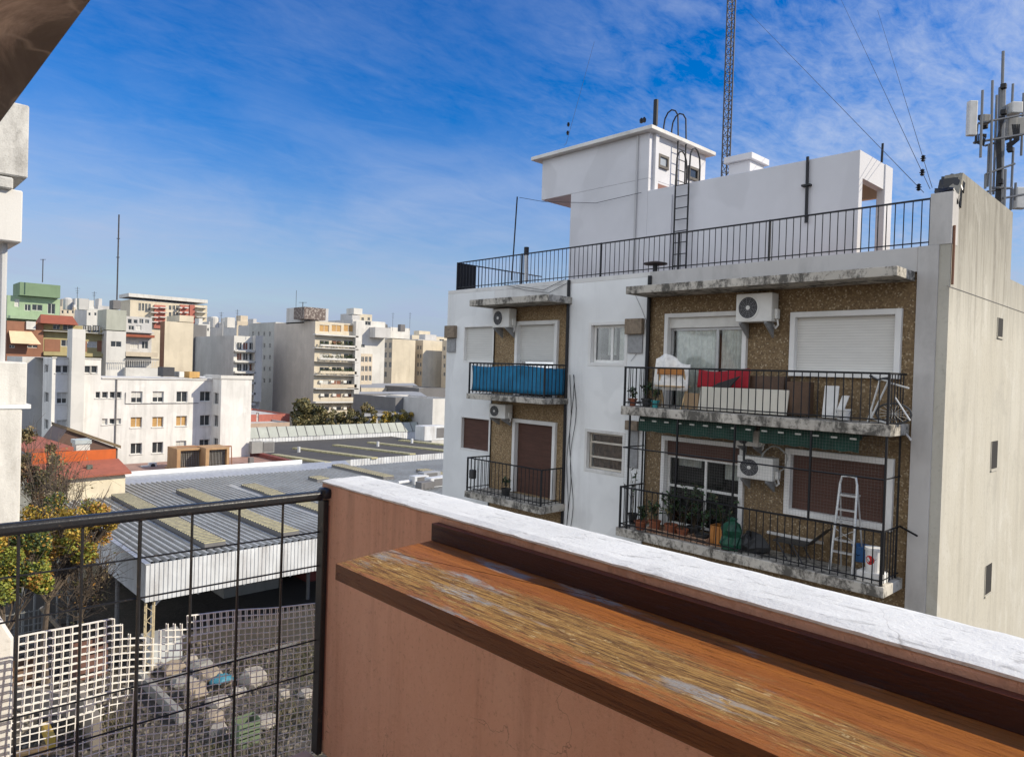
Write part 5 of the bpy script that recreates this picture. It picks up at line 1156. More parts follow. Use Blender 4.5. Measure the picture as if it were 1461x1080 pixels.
# ---- low warehouses
RG = stained('zinc_roof',(.30,.31,.33),(.2,.2,.2),.4,sc=.4)
def warehouse(name,label,tl,tr,bl,br,D,fz,mat,wallmat,fasc):
    Y = at(bl,D).y; a, b = ony(bl,Y), ony(br,Y); c, d = ony(tl,Y+18), ony(tr,Y+18); t = thing(name,label,'warehouse',(a.x,Y,G))
    m = MB(); m.hexa([(a.x,Y-.4,a.z-.15),(b.x,Y-.4,b.z-.15),(d.x,Y+18,d.z-.15),(c.x,Y+18,c.z-.15),(a.x,Y-.4,a.z),(b.x,Y-.4,b.z),(d.x,Y+18,d.z),(c.x,Y+18,c.z)]); m.build('roof', mat, t)
    m = MB(); m.box(a.x,b.x,Y,Y+.3,G,min(a.z,b.z)-.16); m.build('wall', wallmat, t)
    m = MB(); zz = min(a.z,b.z); m.box(a.x,b.x,Y-.5,Y-.41,zz-fz,zz+.02); m.build('fascia', fasc, t); return t
warehouse('warehouse','long low warehouse with beige fascia below the cream party walls',Z2(782,662),Z2(1125,660),Z2(782,690),Z2(1166,690),170,1.1,RG,GFAR,CREAMW)
warehouse('warehouse','wide grey zinc roofed warehouse right of the balcony tower',Z2(775,715),Z2(1160,712),Z2(770,792),Z2(1245,770),135,.5,RG,DKG,WFAR)
warehouse('warehouse','low shed with pale roof lights behind the yellow bushes',Z2(850,795),Z2(1080,790),Z2(800,852),Z2(1110,850),118,.4,DKG,GFAR,RG)
t,P,xr,yl,F,S = bld('shaded_shed','dark blue grey shed at the edge of the white facade', Z2(1160,690),165,340+1345/4.5,None,DKG,DKG,[]); 
t,P,xr,yl,F,S = bld('low_white_house','low white house wall left of the white facade edge', Z2(1250,760),120,340+1400/4.5,None,WFAR,GFAR,[(Z2(1215,790),Z2(1235,830),'dark')])
t,P,xr,yl,F,S = bld('low_dark_house','low dark house with flat roof left of the small white wall', Z2(1010,752),125,340+1245/4.5,None,DKG,DKG,[(Z2(1100,775),Z2(1130,815),'dark'),(Z2(1150,775),Z2(1190,815),'dark')])
t,P,xr,yl,F,S = bld('red_shed','low dark red roofed shed between white wing and autumn tree', Z2(60,862),112,340+330/4.5,None,REDP,REDP,[(Z2(118,850),Z2(131,905),'pale')])
t,P,xr,yl,F,S = bld('pink_wall_house','low pinkish wall in front of the dark red shed', Z2(75,918),106,340+330/4.5,None,stained('pink_render',(.45,.33,.25),(.25,.2,.15),.5),GFAR,[])
# ---- small clutter on the far roofs: tanks, boxes, aerials
r = random.Random(23); NM = ['left','middle','right']
for k,(x0,x1,y,D,what) in enumerate(((88,140,434,150,'low roofs left of the mast'),(300,345,460,165,'the grey side block'),(545,590,468,236,'the cream party wall roofs'))):
    for i in range(4):
        p = (x0+(x1-x0)*(i+.3+.4*r.random())/4, y); q = at(p, D)
        if i%2: mast('thin television aerial on '+what+(', left one' if i == 1 else ', right one'), (p[0],y+4), (p[0]+.6,y-r.uniform(12,26)), D, .05, ((.92,.55),(.8,.4),(.7,.3)))
        else:
            t = thing('water_tank', ('small cylindrical' if i == 0 else 'small square')+' water tank standing on '+what, 'water tank', (q.x,q.y,q.z-1)); m = MB()
            if i == 0: m.lathe([(.9,-1.2),(.9,1.0),(.6,1.3),(.05,1.4)], (q.x,q.y,q.z), 14)
            else: m.box(q.x-.9,q.x+.9,q.y-.8,q.y+.8,q.z-1.2,q.z+1.1)
            m.build('tank', [GFAR,WFAR,DKG][k%3], t); m = MB(); m.tube([(q.x+.95,q.y-.3,q.z-1.2),(q.x+.95,q.y-.3,q.z+1.2)],.06,5); m.build('pipe', DKG, t)
# ---- near left neighbour: lit end faces of the next wing
YN = 14.0
nb = thing('neighbour_wing','white neighbouring wing with thick textured concrete slab edges at far left','building',(-2,YN,G))
ROUGH = stained('rough_concrete',(.56,.55,.52),(.12,.11,.1),.8,.45,.7,streak=.5,sc=2.5,bm=.6,fine=.4)
def npart(name, xr_, y0, y1, mat, Y=YN, dep=4.2, d0=0, bev=.02):
    a = ony((xr_,(y0+y1)/2),Y); zt, zb_ = ony((xr_,y0),Y).z, ony((xr_,y1),Y).z; m = MB(); m.box(a.x-6, a.x, Y-d0, Y+dep, zb_, zt); return m.build(name, mat, nb, bevel=bev)
NWH = stained('neighbour_white',(.69,.67,.625),(.25,.23,.2),.6,.48,.75,streak=.2,sc=2.2,bm=.5,fine=.3)
npart('slab', 41, 151, 255, ROUGH); npart('slab', 17.5, 255.5, 272, ROUGH, d0=.1); npart('wall', 32, 272.5, 347, WHITE2, dep=3.6)
npart('wall', 38.5, 517, 578, NWH, dep=3); npart('wall', 30, 578.2, 750, NWH, dep=3)
m = MB(); a = ony((44,577),YN); b = ony((20,583),YN); m.box(b.x-.5,a.x,YN-.02,YN+.5,b.z,a.z); m.build('ledge', WHITE, nb)
m = MB(); a, b = ony((5,362),YN+.3), ony((3,520),YN+.3); m.tube([(a.x,YN+.3,a.z+.3),(a.x,YN+.3,b.z)],.055,8); m.build('drain_pipe', stained('grey_pipe',(.5,.5,.5)), nb)
m = MB(); a = ony((-3,400),YN+2); m.box(a.x-4,a.x,YN+2,YN+2.2,ony((0,520),YN+2).z,ony((0,360),YN+2).z); m.build('brick_wall', BRK, nb)
# ---- orange roofed house and red flat roof in the middle distance
ORG = stained('orange_paint',(.52,.115,.025),(.25,.07,.03),.35,.5,.8,sc=1.2); RDR = stained('faded_red_roof',(.34,.105,.065),(.16,.07,.05),.5,.45,.75,sc=1.4,streak=.5); CRW = stained('cream_wall',(.70,.62,.46),(.35,.3,.2),.4); MOSS = stained('mossy_roof',(.17,.12,.07),(.08,.07,.035),.7,.4,.6,streak=1,sc=3)
Yh = at(R30(400,470),60).y
oh = thing('orange_roof_house','cream walled house with orange painted roof edge and faded red slope','house',(10,Yh,G))
xh0, xh1 = ony(R30(60,400),Yh).x, ony(R30(588,400),Yh).x; zw = ony(R30(400,382),Yh).z
m = MB(); m.box(xh0,xh1,Yh,Yh+9,G,zw-.25); m.build('wall', CRW, oh)
a0, a1 = ony(R30(110,400),Yh-.5), ony(R30(607,365),Yh-.5); b0 = ony(R30(400,300),Yh+3)
m = MB(); m.hexa([(xh0-.4,Yh-.5,zw-.25),(xh1+.35,Yh-.5,zw-.12),(xh1+.2,Yh+3,b0.z-.2),(xh0,Yh+3,b0.z-.3),(xh0-.4,Yh-.5,zw-.08),(xh1+.35,Yh-.5,zw+.03),(xh1+.2,Yh+3,b0.z),(xh0,Yh+3,b0.z-.1)]); m.build('roof', RDR, oh)
bt = ony(R30(400,246),Yh+3.05); m = MB(); m.box(xh0+.5,xh1,Yh+3.01,Yh+3.25,b0.z-.6,bt.z); m.build('roof_edge', ORG, oh)
q = ony(R30(388,345),Yh); m = MB(); m.box(ony(R30(372,345),Yh+1).x,ony(R30(402,345),Yh+1).x,Yh+.9,Yh+1.3,ony(R30(388,362),Yh+1).z,ony(R30(388,330),Yh+1).z); m.build('roof_hatch', plain('teal_hatch',(.10,.13,.11)), oh)
c0, c1 = ony(R30(312,190),Yh+5), ony(R30(388,255),Yh+5); m = MB(); m.box(c0.x,c1.x,Yh+5,Yh+6.5,c1.z-.5,c0.z-.35); m.m = 1; m.box(c0.x-.1,c1.x+.1,Yh+4.9,Yh+6.6,c0.z-.349,c0.z); m.build('chimney',[WFAR,stained('zinc_cap',(.45,.5,.5),(.3,.3,.3))], oh)
# rear mossy gable
g0, g1, g2 = ony(R30(190,225),Yh+8), ony(R30(260,130),Yh+8), ony(R30(545,235),Yh+8)
m = MB(); m.prism([(g0.x,g0.z-4),(g0.x,g0.z),(g1.x,g1.z),(g2.x,g2.z),(g2.x,g2.z-4)],'y',Yh+8,Yh+14); o = m.build('mossy_gable', plain('dark_brown_wall',(.10,.055,.04)), None); adopt(o, oh)
m = MB(); m.hexa([(g1.x-.1,Yh+7.7,g1.z),(g2.x+.2,Yh+7.7,g2.z),(g2.x+.2,Yh+14,g2.z),(g1.x-.1,Yh+14,g1.z),(g1.x-.1,Yh+7.7,g1.z+.28),(g2.x+.2,Yh+7.7,g2.z+.28),(g2.x+.2,Yh+14,g2.z+.28),(g1.x-.1,Yh+14,g1.z+.28)]); m.build('mossy_roof', MOSS, oh)
m = MB(); l0, l1 = ony(R30(0,215),Yh+5), ony(R30(270,240),Yh+5); l2 = ony(R30(30,175),Yh+11); m.hexa([(l0.x,Yh+3.3,l0.z-.5),(l1.x,Yh+3.3,l0.z-.5),(l1.x-1,Yh+12,l2.z-.3),(l0.x,Yh+12,l2.z-.3),(l0.x,Yh+3.3,l0.z-.2),(l1.x,Yh+3.3,l0.z-.2),(l1.x-1,Yh+12,l2.z),(l0.x,Yh+12,l2.z)]); m.build('rear_roof', RDR, oh)
# red flat roof with its white parapet
ZR = -12.05; ZF = -11.75
xf0 = xh1+.3; pq = onz(Z3(1230,345),ZF); xf1 = onz((406,661),ZF).x; Yf = 75.2
fr_ = thing('flat_roof_building','low building with faded red flat roof and white front parapet','building',(xf0,Yf,G))
m = MB(); m.box(xf0,xf1,Yf+.26,yw-.05,G,ZF); m.build('roof', stained('worn_red_roof',(.36,.22,.18),(.16,.09,.07),.8,.4,.65,streak=1,sc=1.2), fr_)
m = MB(); m.box(xf0,xf1+.5,Yf,Yf+.25,G,ZF+.75); m.build('parapet', WHITE, fr_, bevel=.02)
m = MB(); m.hexa([(xf0,Yf-1.8,ZR),(xf1+6,Yf-1.8,ZR),(xf1+6,Yf-.01,ZR),(xf0,Yf-.01,ZR),(xf0,Yf-1.8,ZR+.05),(xf1+6,Yf-1.8,ZR+.05),(xf1+6,Yf-.01,ZF+.35),(xf0,Yf-.01,ZF+.35)]); m.build('flashing', plain('zinc_flashing',(.42,.44,.47),.45,.4), fr_)
m = MB(); m.box(xf1,xf1+.6,Yf+.26,yw+6,ZF-.5,ZF+.45); m.build('red_kerb', stained('dark_red_kerb',(.20,.05,.04)), fr_)
# cooling units
def cooler(tl, br, label):
    zb_ = onz(R30((tl[0]+br[0])/2, br[1]), ZF+.25); Y = zb_.y; a, b = ony(R30(*tl),Y), ony(R30(*br),Y); t = thing('cooling_unit',label,'cooling unit',(a.x,Y,ZF),0,'cooling units on the red roof')
    RU = stained('rusty_tan',(.40,.25,.13),(.2,.08,.04),.6,sc=3); w = .18; z0,z1 = b.z,a.z
    m = MB(); m.box(a.x,a.x+w*2,Y,Y+3,z0,z1); m.box(b.x-w*1.5,b.x,Y,Y+3,z0,z1); m.box(a.x+w*2,b.x-w*1.5,Y,Y+3,z1-.2,z1); m.box(a.x+w*2,b.x-w*1.5,Y,Y+3,z0,z0+.15); m.box(a.x+w*2,b.x-w*1.5,Y+2.5,Y+2.9,z0+.15,z1-.2); m.build('casing', RU, t)
    m = MB(); 
    for i in range(12): u = a.x+w*2+(b.x-a.x-w*3.5)*i/12; m.box(u,u+.04,Y+.4,Y+.5,z0+.16,z1-.21)
    for i in range(8): zz = z0+.16+(z1-z0-.4)*i/8; m.box(a.x+w*2,b.x-w*1.5,Y+.52,Y+.56,zz,zz+.05)
    m.build('coil_grille', stained('coil_grey',(.30,.29,.27),(.1,.1,.1),.7,sc=4), t)
    m = MB(); m.box(a.x-.2,b.x+.2,Y-.15,Y+3.1,ZF+.005,z0-.002); m.build('skid', RU, t)
cooler((880,240),(1030,345),'tan cooling unit with open hollow front on the red roof'); cooler((1042,235),(1172,345),'tan cooling unit with grey mesh front on the red roof')
m = MB(); 
for p in (((880,225),(1185,222)),((1185,222),(1188,350)),((1185,222),(1130,240))):
    a, b = (ony(R30(*q),79.5) for q in p); m.tube([a,b],.06,5)
tag(m.build('roof_pipes', stained('rust_pipe',(.35,.17,.09)), None), 'bent rusty pipe run over the tan cooling units', 'pipe')
for tl, br, lb in (((680,335),(720,370),'left of the pair of small condensers at the foot of the white block'),((722,318),(765,348),'right and upper of the small condensers at the foot of the white block')):
    Y = 83; a, b = ony(R30(*tl),Y), ony(R30(*br),Y); t = thing('condenser', lb, 'condenser', (a.x,Y,b.z)); m = MB(); m.box(a.x,b.x,Y,Y+.5,b.z,a.z); m.build('casing', ACW, t, bevel=.03); m = MB(); m.lathe([(0,.0),((b.x-a.x)*.28,0),((b.x-a.x)*.28,.03),(0,.03)], ((a.x+b.x)/2,Y-.001,(a.z+b.z)/2), 14, 'y'); m.build('fan', ACD, t); m = MB(); m.box(a.x,b.x,Y+.05,Y+.45,ZF,b.z-.001); m.build('stand', IRON, t)
for p, w, h, lb in ((R30(1300,325),.5,.6,'small grey vent stub on the red roof'),):
    q = onz(p, ZF); t = thing('roof_stub', lb, 'vent', tuple(q)); m = MB(); m.box(q.x-.25,q.x+.25,q.y,q.y+.5,ZF,ZF+.75); m.build('body', DKG, t)
t = thing('condenser','pair of dark condensers on the red kerb at the roof corner','condenser',tuple(onz(R4b(150,350),ZF+.4))); q = onz(R4b(150,352),ZF+.4)
m = MB(); m.box(q.x-1.6,q.x-.2,q.y,q.y+.8,ZF+.46,ZF+1.9); m.box(q.x-.1,q.x+1.3,q.y,q.y+.8,ZF+.46,ZF+1.8); m.build('casing', stained('weathered_box',(.28,.28,.27)), t); m = MB(); m.box(q.x-.02,q.x+1.2,q.y-.03,q.y-.001,ZF+.6,ZF+1.7); m.build('grille', DKG, t)
# ================================================================== THE BIG SHED
def ribmat(name, col, metal=.3, rough=.45):
    return stained(name, col, (.20,.16,.125), .6, .46, .76, sc=.9, streak=.22, rough=rough, bm=0, patch=.22, fine=.15)
ZINC = ribmat('zinc_sheet',(.36,.37,.37)); WSH = ribmat('white_sheet',(.66,.675,.69)); YSK = stained('yellowed_skylight',(.53,.48,.27),(.16,.15,.08),.8,.42,.62,sc=2,streak=1,rough=.4)
YS = 44.31; XS0 = 13.35; YS1 = Yf-1.85; XS1 = 58.0
shd = thing('market_shed','wide shed with ribbed grey roof, yellowed skylight strips and white fascia','shed',(XS0,YS,G))
def ribbed(m, x0, x1, y0, y1, z, step, h, wt, zs=None):
    """sheet with upstanding ribs running along y"""
    x = x0; prof = []
    while x < x1:
        prof += [(x,z),(x+step-wt*1.5,z),(x+step-wt*1.25,z+h),(x+step-wt*.25,z+h)]; x += step
    prof.append((x,z))
    for i,((a,za),(b,zb_)) in enumerate(zip(prof, prof[1:])):
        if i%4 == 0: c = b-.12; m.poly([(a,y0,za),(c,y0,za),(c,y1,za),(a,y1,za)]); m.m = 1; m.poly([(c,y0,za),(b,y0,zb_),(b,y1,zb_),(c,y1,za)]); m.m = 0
        else: m.poly([(a,y0,za),(b,y0,zb_),(b,y1,zb_),(a,y1,za)])
m = MB(); ribbed(m, XS0, XS1, YS+.06, YS1, ZR, .46, .22, .15); m.build('roof', [ZINC, plain('rib_shade_strip',(.045,.045,.045),.8,0,.4,2)], shd)  # dark strip beside each rib: the rib's shadow put into the colour
m = MB(); m.box(XS0+.01,XS1,YS+.08,YS1,ZR-.32,ZR-.03); m.build('roof_deck', DKG, shd)
def fascia_y(x0, x1, Y, z0, z1, step=.25):
    m = MB(); prof = []; x = x0
    while x < x1: prof += [(x,Y),(x+step*.78,Y),(x+step*.84,Y+.05),(x+step*.94,Y+.05)]; x += step
    prof.append((x1,Y)); prof = [p for p in prof if p[0] <= x1]
    for a, b in zip(prof, prof[1:]): m.poly([(a[0],a[1],z0),(b[0],b[1],z0),(b[0],b[1],z1),(a[0],a[1],z1)])
    m.poly([(x0,Y+.06,z0),(x1,Y+.06,z0),(x1,Y+.06,z1),(x0,Y+.06,z1)]); m.poly([(x0,Y,z1),(x1,Y,z1),(x1,Y+.06,z1),(x0,Y+.06,z1)]); return m
zfb = -14.15
fascia_y(XS0, XS1, YS, zfb, ZR+.1).build('fascia', WSH, shd)
m = MB(); prof = []; y = YS
while y < YS1: prof += [(y,XS0),(y+.2,XS0),(y+.215,XS0+.05),(y+.24,XS0+.05)]; y += .25
for a, b in zip(prof, prof[1:]): m.poly([(a[1],a[0],zfb),(b[1],b[0],zfb),(b[1],b[0],ZR+.1),(a[1],a[0],ZR+.1)])
m.poly([(XS0+.06,YS,zfb),(XS0+.06,YS1,zfb),(XS0+.06,YS1,ZR+.1),(XS0+.06,YS,ZR+.1)]); m.build('fascia', WSH, shd)
m = MB(); m.box(XS0-.08,XS0+.22,YS-.06,YS1,ZR+.101,ZR+.16); m.build('edge_flashing', plain('zinc_flashing',(.42,.44,.47),.45,.4), shd)
def skylight(p0, p1, w=1.35):
    a, b = onz(p0,ZR+.4), onz(p1,ZR+.4); x = (a.x+b.x)/2; y0, y1 = max(min(a.y,b.y), YS+1.3), max(a.y,b.y)
    m = MB(); 
    n = int((y1-y0)/.42)
    for i in range(n):
        u = y0+(y1-y0)*i/n; v = y0+(y1-y0)*(i+1)/n; k = (u+v)/2
        if i%1 == 0: m.m = 1; m.box(x-w/2-.01,x+w/2+.01,k-.03,k+.03,ZR+.51,ZR+.58); m.m = 0
        m.poly([(x-w/2,u,ZR+.50),(x+w/2,u,ZR+.50),(x+w/2,k,ZR+.55),(x-w/2,k,ZR+.55)]); m.poly([(x-w/2,k,ZR+.55),(x+w/2,k,ZR+.55),(x+w/2,v,ZR+.50),(x-w/2,v,ZR+.50)])
    s = m.build('skylight', [YSK, DKG], shd); m = MB(); m.box(x-w/2+.02,x+w/2-.02,y0,y1,ZR+.005,ZR+.495); m.build('kerb', DKG, s)
for p0, p1 in ((Z3(510,446),Z3(985,675)),(Z3(790,424),Z3(1292,618)),(Z3(1075,402),Z3(1180,436)),(Z3(1180,436),Z3(1500,548)),(R4b(440,490),R4b(490,505)),(R4b(580,420),R4b(860,492)),(R4b(1060,448),R4b(1180,476))):
    skylight(p0, p1)
m = MB(); a = onz(Z3(1200,485),ZR).x; m.box(a-.35,a+.35,YS+2,YS1-6,ZR+.006,ZR+.30); m.build('ridge_box', ZINC, shd)
m = MB()
for y in [YS+4.5+5.2*i for i in range(5)]: m.box(XS0+.02, XS1, y, y+.05, ZR-.01, ZR+.012)
m.build('sheet_laps', plain('lap_dark',(.10,.10,.095)), shd)
# cross beam and clutter on the shed's right part
t = thing('roof_beam','white pipe beam lying across the right part of the shed roof','beam',tuple(onz(R4b(1000,520),ZR+.5))); m = MB(); a, b = onz(R4b(925,522),ZR+.5), onz(R4b(1190,484),ZR+.5); m.tube([a,b],.16,8); m.build('pipe', WSH, t)
for (x,y,w_,h_,mt,lb) in ((1045,525,.9,.8,WSH,'white roof duct at the left end of the cluster by the white facade'),(1105,512,1.1,1.0,RG,'grey roof unit, farthest back in the cluster by the white facade'),(1080,556,.8,.7,DKG,'small dark box in front of the roof cluster by the white facade'),(1150,540,1.2,.9,WSH,'broad white roof unit touching the white facade')):
    q = onz(R4b(x,y), ZR+.2); t = thing('roof_unit', lb, 'roof unit', tuple(q), 0, 'units on the shed roof'); m = MB(); m.box(q.x-w_,q.x+w_,q.y-.5,q.y+.5,ZR+.18,ZR+.2+h_); m.build('casing', mt, t, bevel=.03); m = MB(); m.box(q.x-w_*.6,q.x+w_*.6,q.y-.54,q.y-.501,ZR+.3,ZR+.1+h_); m.build('grille', DKG, t)
# columns, floor edge and dark inside
CYL = plain('yellowed_steel',(.46,.38,.24),.6,0,.2,6)
def lattice_column(x, y, label_):
    m = MB(); w = .22
    for dx in (-w,w):
        for dy in (-w*.6,w*.6): m.box(x+dx-.035,x+dx+.035,y+dy-.03,y+dy+.03,G,zfb-.01)
    z = G; k = 0
    while z < zfb-.4: m.tube([(x-w,y-w*.6-.03,z),(x+w,y-w*.6-.03,z+.4)] if k%2 == 0 else [(x+w,y-w*.6-.03,z),(x-w,y-w*.6-.03,z+.4)], .025, 4); z += .4; k += 1
    return m.build('column', CYL, shd)
for x in (XS0+.35,): lattice_column(x, YS+.35, '')
q = ony(Z4(660,200), YS+.6).x; m = MB(); m.tube([(q,YS+.6,G),(q,YS+.6,zfb-.5),(q+.5,YS+.6,zfb-.02)],.11,8); m.build('column', WSH, shd)
for i in range(1,5):
    for x in (XS0+.4, XS0+14, XS0+28): m = MB(); m.tube([(x,YS+7*i,G),(x,YS+7*i,zfb)],.14,8); m.build('column', DKG, shd)
m = MB(); m.box(XS0+.5,XS1,YS+26,YS+26.3,G,ZR-.33); m.build('back_wall', stained('shed_back',(.16,.10,.085),(.05,.05,.05),.5), shd)
for i in range(3): m = MB(); x = XS0+9+i*7; m.box(x,x+4.5,YS+11,YS+14,G,G+2.2); tag(m.build('stall_block', stained('stall_%d'%i,[(.25,.24,.22),(.2,.05,.04),(.15,.17,.2)][i],(.06,.06,.06),.5), None), ['grey','dark red','slate blue'][i]+' storage block standing in the dark under the shed roof','storage block')
for i in range(14): q = ony(Z3(860+i*40,880-i*7),YS+.5); m = MB(); m.tube([(q.x,YS+.5,zfb-.02),(q.x,YS+.5,zfb-.22)],.06,6); m.build('soffit_lamp', WMET, shd) if i%5 == 0 else None
# ---- the second dark roof with its fascia and the slatted wall behind
Y2 = 76.2; z2 = ony(R4b(900,375),Y2).z; x20 = xf1+.65; x21 = ony((690,640),Y2).x
r2 = thing('dark_roof_hall','large hall with smooth dark roof, pale skylight strips and white ribbed fascia','hall',(x20,Y2,G))
yb2 = onz(R4b(700,262),z2).y
m = MB(); m.box(x20,x21,Y2+.1,yb2,z2-.4,z2); m.build('roof', stained('tar_roof',(.075,.07,.066),(.035,.035,.035),.5,.4,.7,sc=.6), r2)
xx = ony(R4b(650,408),Y2).x
fascia_y(xx, x21, Y2, ony(R4b(930,462),Y2).z, z2+.1, .4).build('fascia', WSH, r2)
m = MB(); m.box(x20,xx-.01,Y2,Y2+.09,z2-.8,z2+.06); m.build('edge_flashing', ZINC, r2)
for p0, p1 in ((R4b(210,355),R4b(520,402)),(R4b(330,317),R4b(790,375)),(R4b(560,300),R4b(1010,352)),(R4b(760,285),R4b(1250,338)),(R4b(940,272),R4b(1400,320))):
    a, b = onz(p0,z2+.2), onz(p1,z2+.2); y0, y1 = min(a.y,b.y), max(a.y,b.y); x = (a.x+b.x)/2
    m = MB(); m.hexa([(b.x-.45,b.y,z2+.004),(b.x+.45,b.y,z2+.004),(a.x+.45,a.y,z2+.004),(a.x-.45,a.y,z2+.004),(b.x-.45,b.y,z2+.2),(b.x+.45,b.y,z2+.2),(a.x+.45,a.y,z2+.2),(a.x-.45,a.y,z2+.2)]); m.build('skylight', YSK, r2)
for p in (R4b(350,345),R4b(808,312),R4b(1005,293)): q = onz(p,z2); m = MB(); m.tube([q,q+Vector((0,0,.7))],.2,8); m.build('vent', WSH, r2)
q = onz(R4b(1135,278),z2); t = thing('air_handler','white air handling box on the dark roof beside the white facade','air conditioner',tuple(q)); m = MB(); m.box(q.x-2,q.x+2.6,q.y,q.y+2.5,z2+.01,z2+2.3); m.build('casing', WSH, t, bevel=.05); m = MB(); m.box(q.x+.4,q.x+2.2,q.y-.05,q.y-.001,z2+.4,z2+2); m.build('grille', DKG, t)
Y3 = yb2; w0, w1 = ony(R4b(62,300),Y3), ony(R4b(1050,235),Y3); zt3 = (ony(R4b(200,272),Y3).z+ony(R4b(900,220),Y3).z)/2
sl_ = thing('slatted_wall','long white ribbed wall with row of tilted pale panels on top','wall',(w0.x,Y3,z2))
fascia_y(w0.x, w1.x, Y3, G, zt3, .5).build('ribbed_wall', WSH, sl_)
n = 22; wd = (w1.x+3-w0.x)/n; GP = stained('greenish_panel',(.38,.40,.365),(.25,.27,.22),.5)
for i in range(n):
    x = w0.x+wd*i; m = MB(); m.hexa([(x+.06,Y3-.1,zt3+.03),(x+wd-.06,Y3-.1,zt3+.03),(x+wd-.06,Y3,zt3+.03),(x+.06,Y3,zt3+.03),(x+.06,Y3+.9,zt3+1.5),(x+wd-.06,Y3+.9,zt3+1.5),(x+wd-.06,Y3+1,zt3+1.5),(x+.06,Y3+1,zt3+1.5)]); m.build('tilted_panel', GP, sl_)
    m = MB(); m.hexa([(x-.05,Y3-.16,zt3+.03),(x+.05,Y3-.16,zt3+.03),(x+.05,Y3+.06,zt3+.03),(x-.05,Y3+.06,zt3+.03),(x-.05,Y3+.84,zt3+1.52),(x+.05,Y3+.84,zt3+1.52),(x+.05,Y3+1.05,zt3+1.52),(x-.05,Y3+1.05,zt3+1.52)]); m.build('rib', DKG, sl_)
# ================================================================== TREES
BARK = plain('bark',(.10,.075,.055),.9,0,.3,5)
def lm(name, col): return plain(name, col, .65, 0, .35, 1.5)
LY = [lm('leaf_yellow',(.40,.265,.035)), lm('leaf_orange',(.36,.18,.035)), lm('leaf_lime',(.20,.22,.03)), lm('leaf_green',(.05,.08,.02))]
LG = [lm('leaf_olive',(.17,.145,.055)), lm('leaf_olive_dark',(.095,.09,.035)), lm('leaf_tan',(.22,.165,.07)), lm('leaf_deep',(.06,.062,.026))]
LB = [lm('leaf_yellow_green',(.21,.19,.035)), lm('leaf_olive',(.10,.095,.03)), lm('leaf_yellow',(.42,.27,.03)), lm('leaf_deep',(.03,.038,.015))]
def tree(name, label, base, zc, rad, n, ls, mats, w, seed, clumps=26, limbs=10, cat='tree', group=None, trunk_r=.22, twigs=0, off=(0,0)):
    r = random.Random(seed); t = thing(name, label, cat, base, 0, group); bx = Vector(base); c = Vector((base[0]+off[0], base[1]+off[1], zc))
    m = MB(); fork = bx+(c-bx)*.55; m.tube([bx, bx+(fork-bx)*.5+Vector((r.uniform(-.3,.3),r.uniform(-.3,.3),0)), fork], trunk_r, 8, r1=trunk_r*.6)
    cl = []
    for i in range(clumps):
        while True:
            v = Vector((r.uniform(-1,1),r.uniform(-1,1),r.uniform(-1,1)))
            if .25 < v.length < 1: break
        cl.append((c+Vector((v.x*rad[0],v.y*rad[1],v.z*rad[2])), r.uniform(.2,.4)*min(rad)*1.15))
    ends = cl[:limbs]
    for p, s in ends:
        mid = fork+(p-fork)*.5+Vector((r.uniform(-.5,.5),r.uniform(-.5,.5),r.uniform(.1,.6))); m.tube([fork, mid, p], trunk_r*.45, 6, r1=trunk_r*.08)
    for i in range(twigs):
        p, s = r.choice(cl); q = p+Vector((r.gauss(0,1),r.gauss(0,1),r.gauss(.4,.8)))*s*1.6; mid = (p+q)/2+Vector((r.uniform(-.2,.2),r.uniform(-.2,.2),r.uniform(-.2,.2))); a = fork+(p-fork)*r.uniform(.5,1); m.tube([a, mid, q], trunk_r*.14, 4, r1=.008, cap=False)
    m.build('trunk', BARK, t)
    if n:
        m = MB()
        cm = [r.choices(range(4), w)[0] for _ in cl]
        for i in range(n):
            k = r.randrange(len(cl)); p, s = cl[k]; d = Vector((r.gauss(0,1),r.gauss(0,1),r.gauss(0,1))).normalized()*s*(r.random()**.4); b = p+d
            a = Vector((r.uniform(-1,1),r.uniform(-1,1),r.uniform(-.8,.8))).normalized(); u = a.cross(Vector((r.uniform(-1,1),r.uniform(-1,1),r.uniform(-1,1)))).normalized(); L = ls*r.uniform(.6,1.4)
            m.m = cm[k] if r.random() < .62 else r.choices(range(4), w)[0]
            m.poly([b-a*L*.5, b+u*L*.32, b+a*L*.5, b-u*L*.32])
        m.build('crown', mats, t)
    return t
def base_at(p, D): q = at(p, D); return (q.x, q.y, G)
q = at((55,775),40)
tree('autumn_tree','autumn tree with yellow and orange leaves beside the shed corner', base_at((70,775),40), at((60,762),40).z, (3.2,2.4,1.85), 14000, .165, LY, (5,2,2,1), 3, 40, 12, trunk_r=.2, twigs=260)
tree('autumn_tree','yellow green leafy tree low at the left edge by the iron railing', base_at((8,800),36), at((0,815),36).z, (1.7,1.6,2.6), 11000, .16, LY, (3,1,5,3), 5, 20, 8, trunk_r=.15, twigs=60)
tree('bare_tree','bare brown twiggy tree in front of the orange roofed house', base_at((80,690),50), at((70,676),50).z, (2.2,1.8,2.3), 200, .18, [LG[2],LG[2],LG[1],LG[1]], (4,2,1,2), 8, 24, 14, trunk_r=.11, twigs=170)
tree('bare_tree','tangle of bare grey vines hanging beside the dark shed side', base_at((118,830),42), at((115,815),42).z, (2.0,1.6,3.0), 300, .18, [LG[2],LG[1],LY[1],LG[1]], (4,2,1,2), 12, 26, 12, trunk_r=.1, twigs=520)
